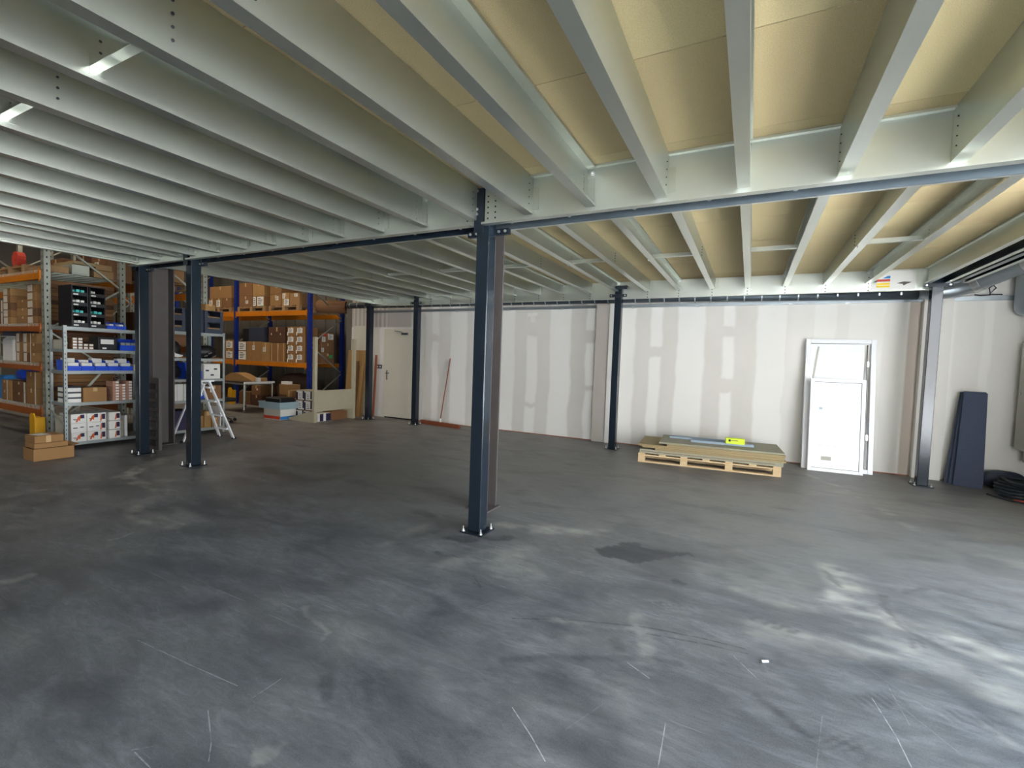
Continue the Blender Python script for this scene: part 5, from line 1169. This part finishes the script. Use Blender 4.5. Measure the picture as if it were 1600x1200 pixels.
MB().box(-0.05, 0.04, -0.0512, -0.0502, 0.047, 0.058).build('emblem_band', M['mdf_dark'], o)

# ------------------------------------------------------------------ white leaning window frames
def win_frame(label, w, h, d, fw, loc, tilt, rz, pane, group):
    t = thing('window_sash', label, 'frame', loc, (-tilt, 0, rz), group)
    bevel(MB().box(0, fw, 0, d, 0, h).build('stile', M['white'], t), 0.004, 2); bevel(MB().box(w-fw, w, 0, d, 0, h).build('stile', M['white'], t), 0.004, 2)
    bevel(MB().box(fw, w-fw, 0, d, h-fw, h).build('rail', M['white'], t), 0.004, 2); bevel(MB().box(fw, w-fw, 0, d, 0, fw).build('rail', M['white'], t), 0.004, 2)
    return t
ga = math.atan2(0.06, 0.89)
t = win_frame('tall white door frame leaning on the wall right of the pallet', 0.91, 2.02, 0.07, 0.065, (0.79, 8.40, 0.002), 0.125, 0.08, True, None)
MB().box(0.068, 0.76, 0.02, 0.05, 0.068, 1.945).build('leaf', M['glass'], t)
MB().box(0.80, 0.812, 0.030, 0.045, 0.07, 1.94).build('gap_strip', M['navy'], t)
MB().box(0.81, 0.835, 0.005, 0.012, 0.5, 0.58).build('hinge', M['zinc'], t); MB().box(0.80, 0.825, 0.005, 0.012, 1.6, 1.68).build('hinge', M['zinc'], t)
MB().bar((0.10, 0.012, 1.28), (0.17, 0.012, 1.90), 0.02, 0.006, (0, 1, 0)).build('film_fold', M['cabinet'], t)
t = win_frame('smaller white glazed sash leaning against the tall white door frame', 0.70, 1.40, 0.055, 0.05, (0.855, 8.26, 0.002), 0.105, 0.085, True, None)
MB().box(0.05, 0.65, 0.012, 0.045, 0.05, 1.35).build('pane', M['glass'], t)
MB().box(0.645, 0.650, 0.004, 0.012, 0.05, 1.35).box(0.05, 0.65, 0.004, 0.012, 1.343, 1.35).box(0.05, 0.65, 0.004, 0.012, 0.05, 0.056).build('seal', M['navy'], t)
MB().box(0.12, 0.165, 0.010, 0.0118, 0.93, 0.965).build('sticker', M['crate_light'], t); MB().box(0.17, 0.30, 0.010, 0.0118, 0.17, 0.23).build('sticker', M['cabinet'], t)
MB().box(0.09, 0.36, 0.010, 0.0118, 0.388, 0.394).box(0.2, 0.33, 0.010, 0.0118, 0.35, 0.355).build('sticker', M['cabinet'], t)

# charcoal boards leaning right of the shiny column
rz = -0.42; U = Vector((math.cos(rz), math.sin(rz), 0)); NN = Vector((-math.sin(rz), math.cos(rz), 0))
for i, lb in enumerate(('front charcoal felt board of the leaning set, right of the shiny column', 'middle charcoal felt board of the leaning set, its left edge showing', 'rear charcoal felt board of the leaning set, farthest left')):
    q = Vector((2.70, 8.37, 0.003))+NN*0.046*i-U*0.055*i; w = 0.27; h = 1.30-0.008*i
    o = MB().prism([(-w/2, 0), (w/2+0.02, 0), (w/2-0.02, h-0.02), (w/2-0.04, h), (-w/2+0.02+0.03*i, h)], 'y', 0, 0.026).build('felt_board', M['dark_felt'], None, q, (-0.085, 0, rz)); tag(o, lb, 'board', 'charcoal boards leaning on the wall')
# cabinet on the right wall
t = thing('wall_cabinet', 'grey electrical cabinet on the right wall, cut by the picture edge', 'cabinet', (XR, 8.28, 0.55))
bevel(MB().box(-0.20, -0.001, -0.55, 0.30, 0, 1.45).build('body', M['cabinet'], t), 0.006, 2)
dr = bevel(MB().box(-0.222, -0.2005, -0.54, 0.29, 0.01, 1.44).build('door', M['cabinet'], t), 0.005, 2)
for z in (0.75, 1.22): MB().cyl((-0.2225, 0.22, z), (-0.236, 0.22, z), 0.016, n=12).build('lock', M['chrome'], dr)
MB().box(-0.13, -0.001, -0.5, 0.28, -0.16, -0.001).build('cable_duct', M['cabinet'], t)
# hoses and wraps at the right corner
pts = []
for i in range(90):
    a = i*0.42; rr = 0.20+0.05*math.sin(i*0.9); pts.append((3.12+rr*math.cos(a)*0.95, 8.06+rr*math.sin(a)*1.2, 0.02+0.0022*i))
tag(MB().tube(pts, 0.02, 8).build('hose', M['hose'], smooth=True), 'coil of dark hose on the floor in the right corner', 'hose')
sack('dark_bag', 'dark blue grey bag on the floor behind the hose coil', (3.12, 8.60, 0.0), 0.24, 0.12, 0.24, M['crate'], 'bag', 21)
tag(MB().tube([(2.95, 7.78, 0.014), (3.05, 7.70, 0.014), (3.2, 7.72, 0.014), (3.33, 7.62, 0.014)], 0.013, 8).build('cable', M['red'], smooth=True), 'red cable lying in front of the hose coil', 'cable')
tag(MB().tube([(2.78, 8.0, 0.012), (2.90, 7.74, 0.012), (3.06, 7.66, 0.012), (3.3, 7.56, 0.012)], 0.011, 8).build('cable', M['hose'], smooth=True), 'black cable trailing from the charcoal boards to the corner', 'cable')
tag(MB().cyl((0, 0, 0.006), (0.03, 0.018, 0.006), 0.006, n=10).build('plug', M['paper'], None, (0.135, 2.66, 0)), 'tiny white plastic plug lying on the open floor', 'plug')
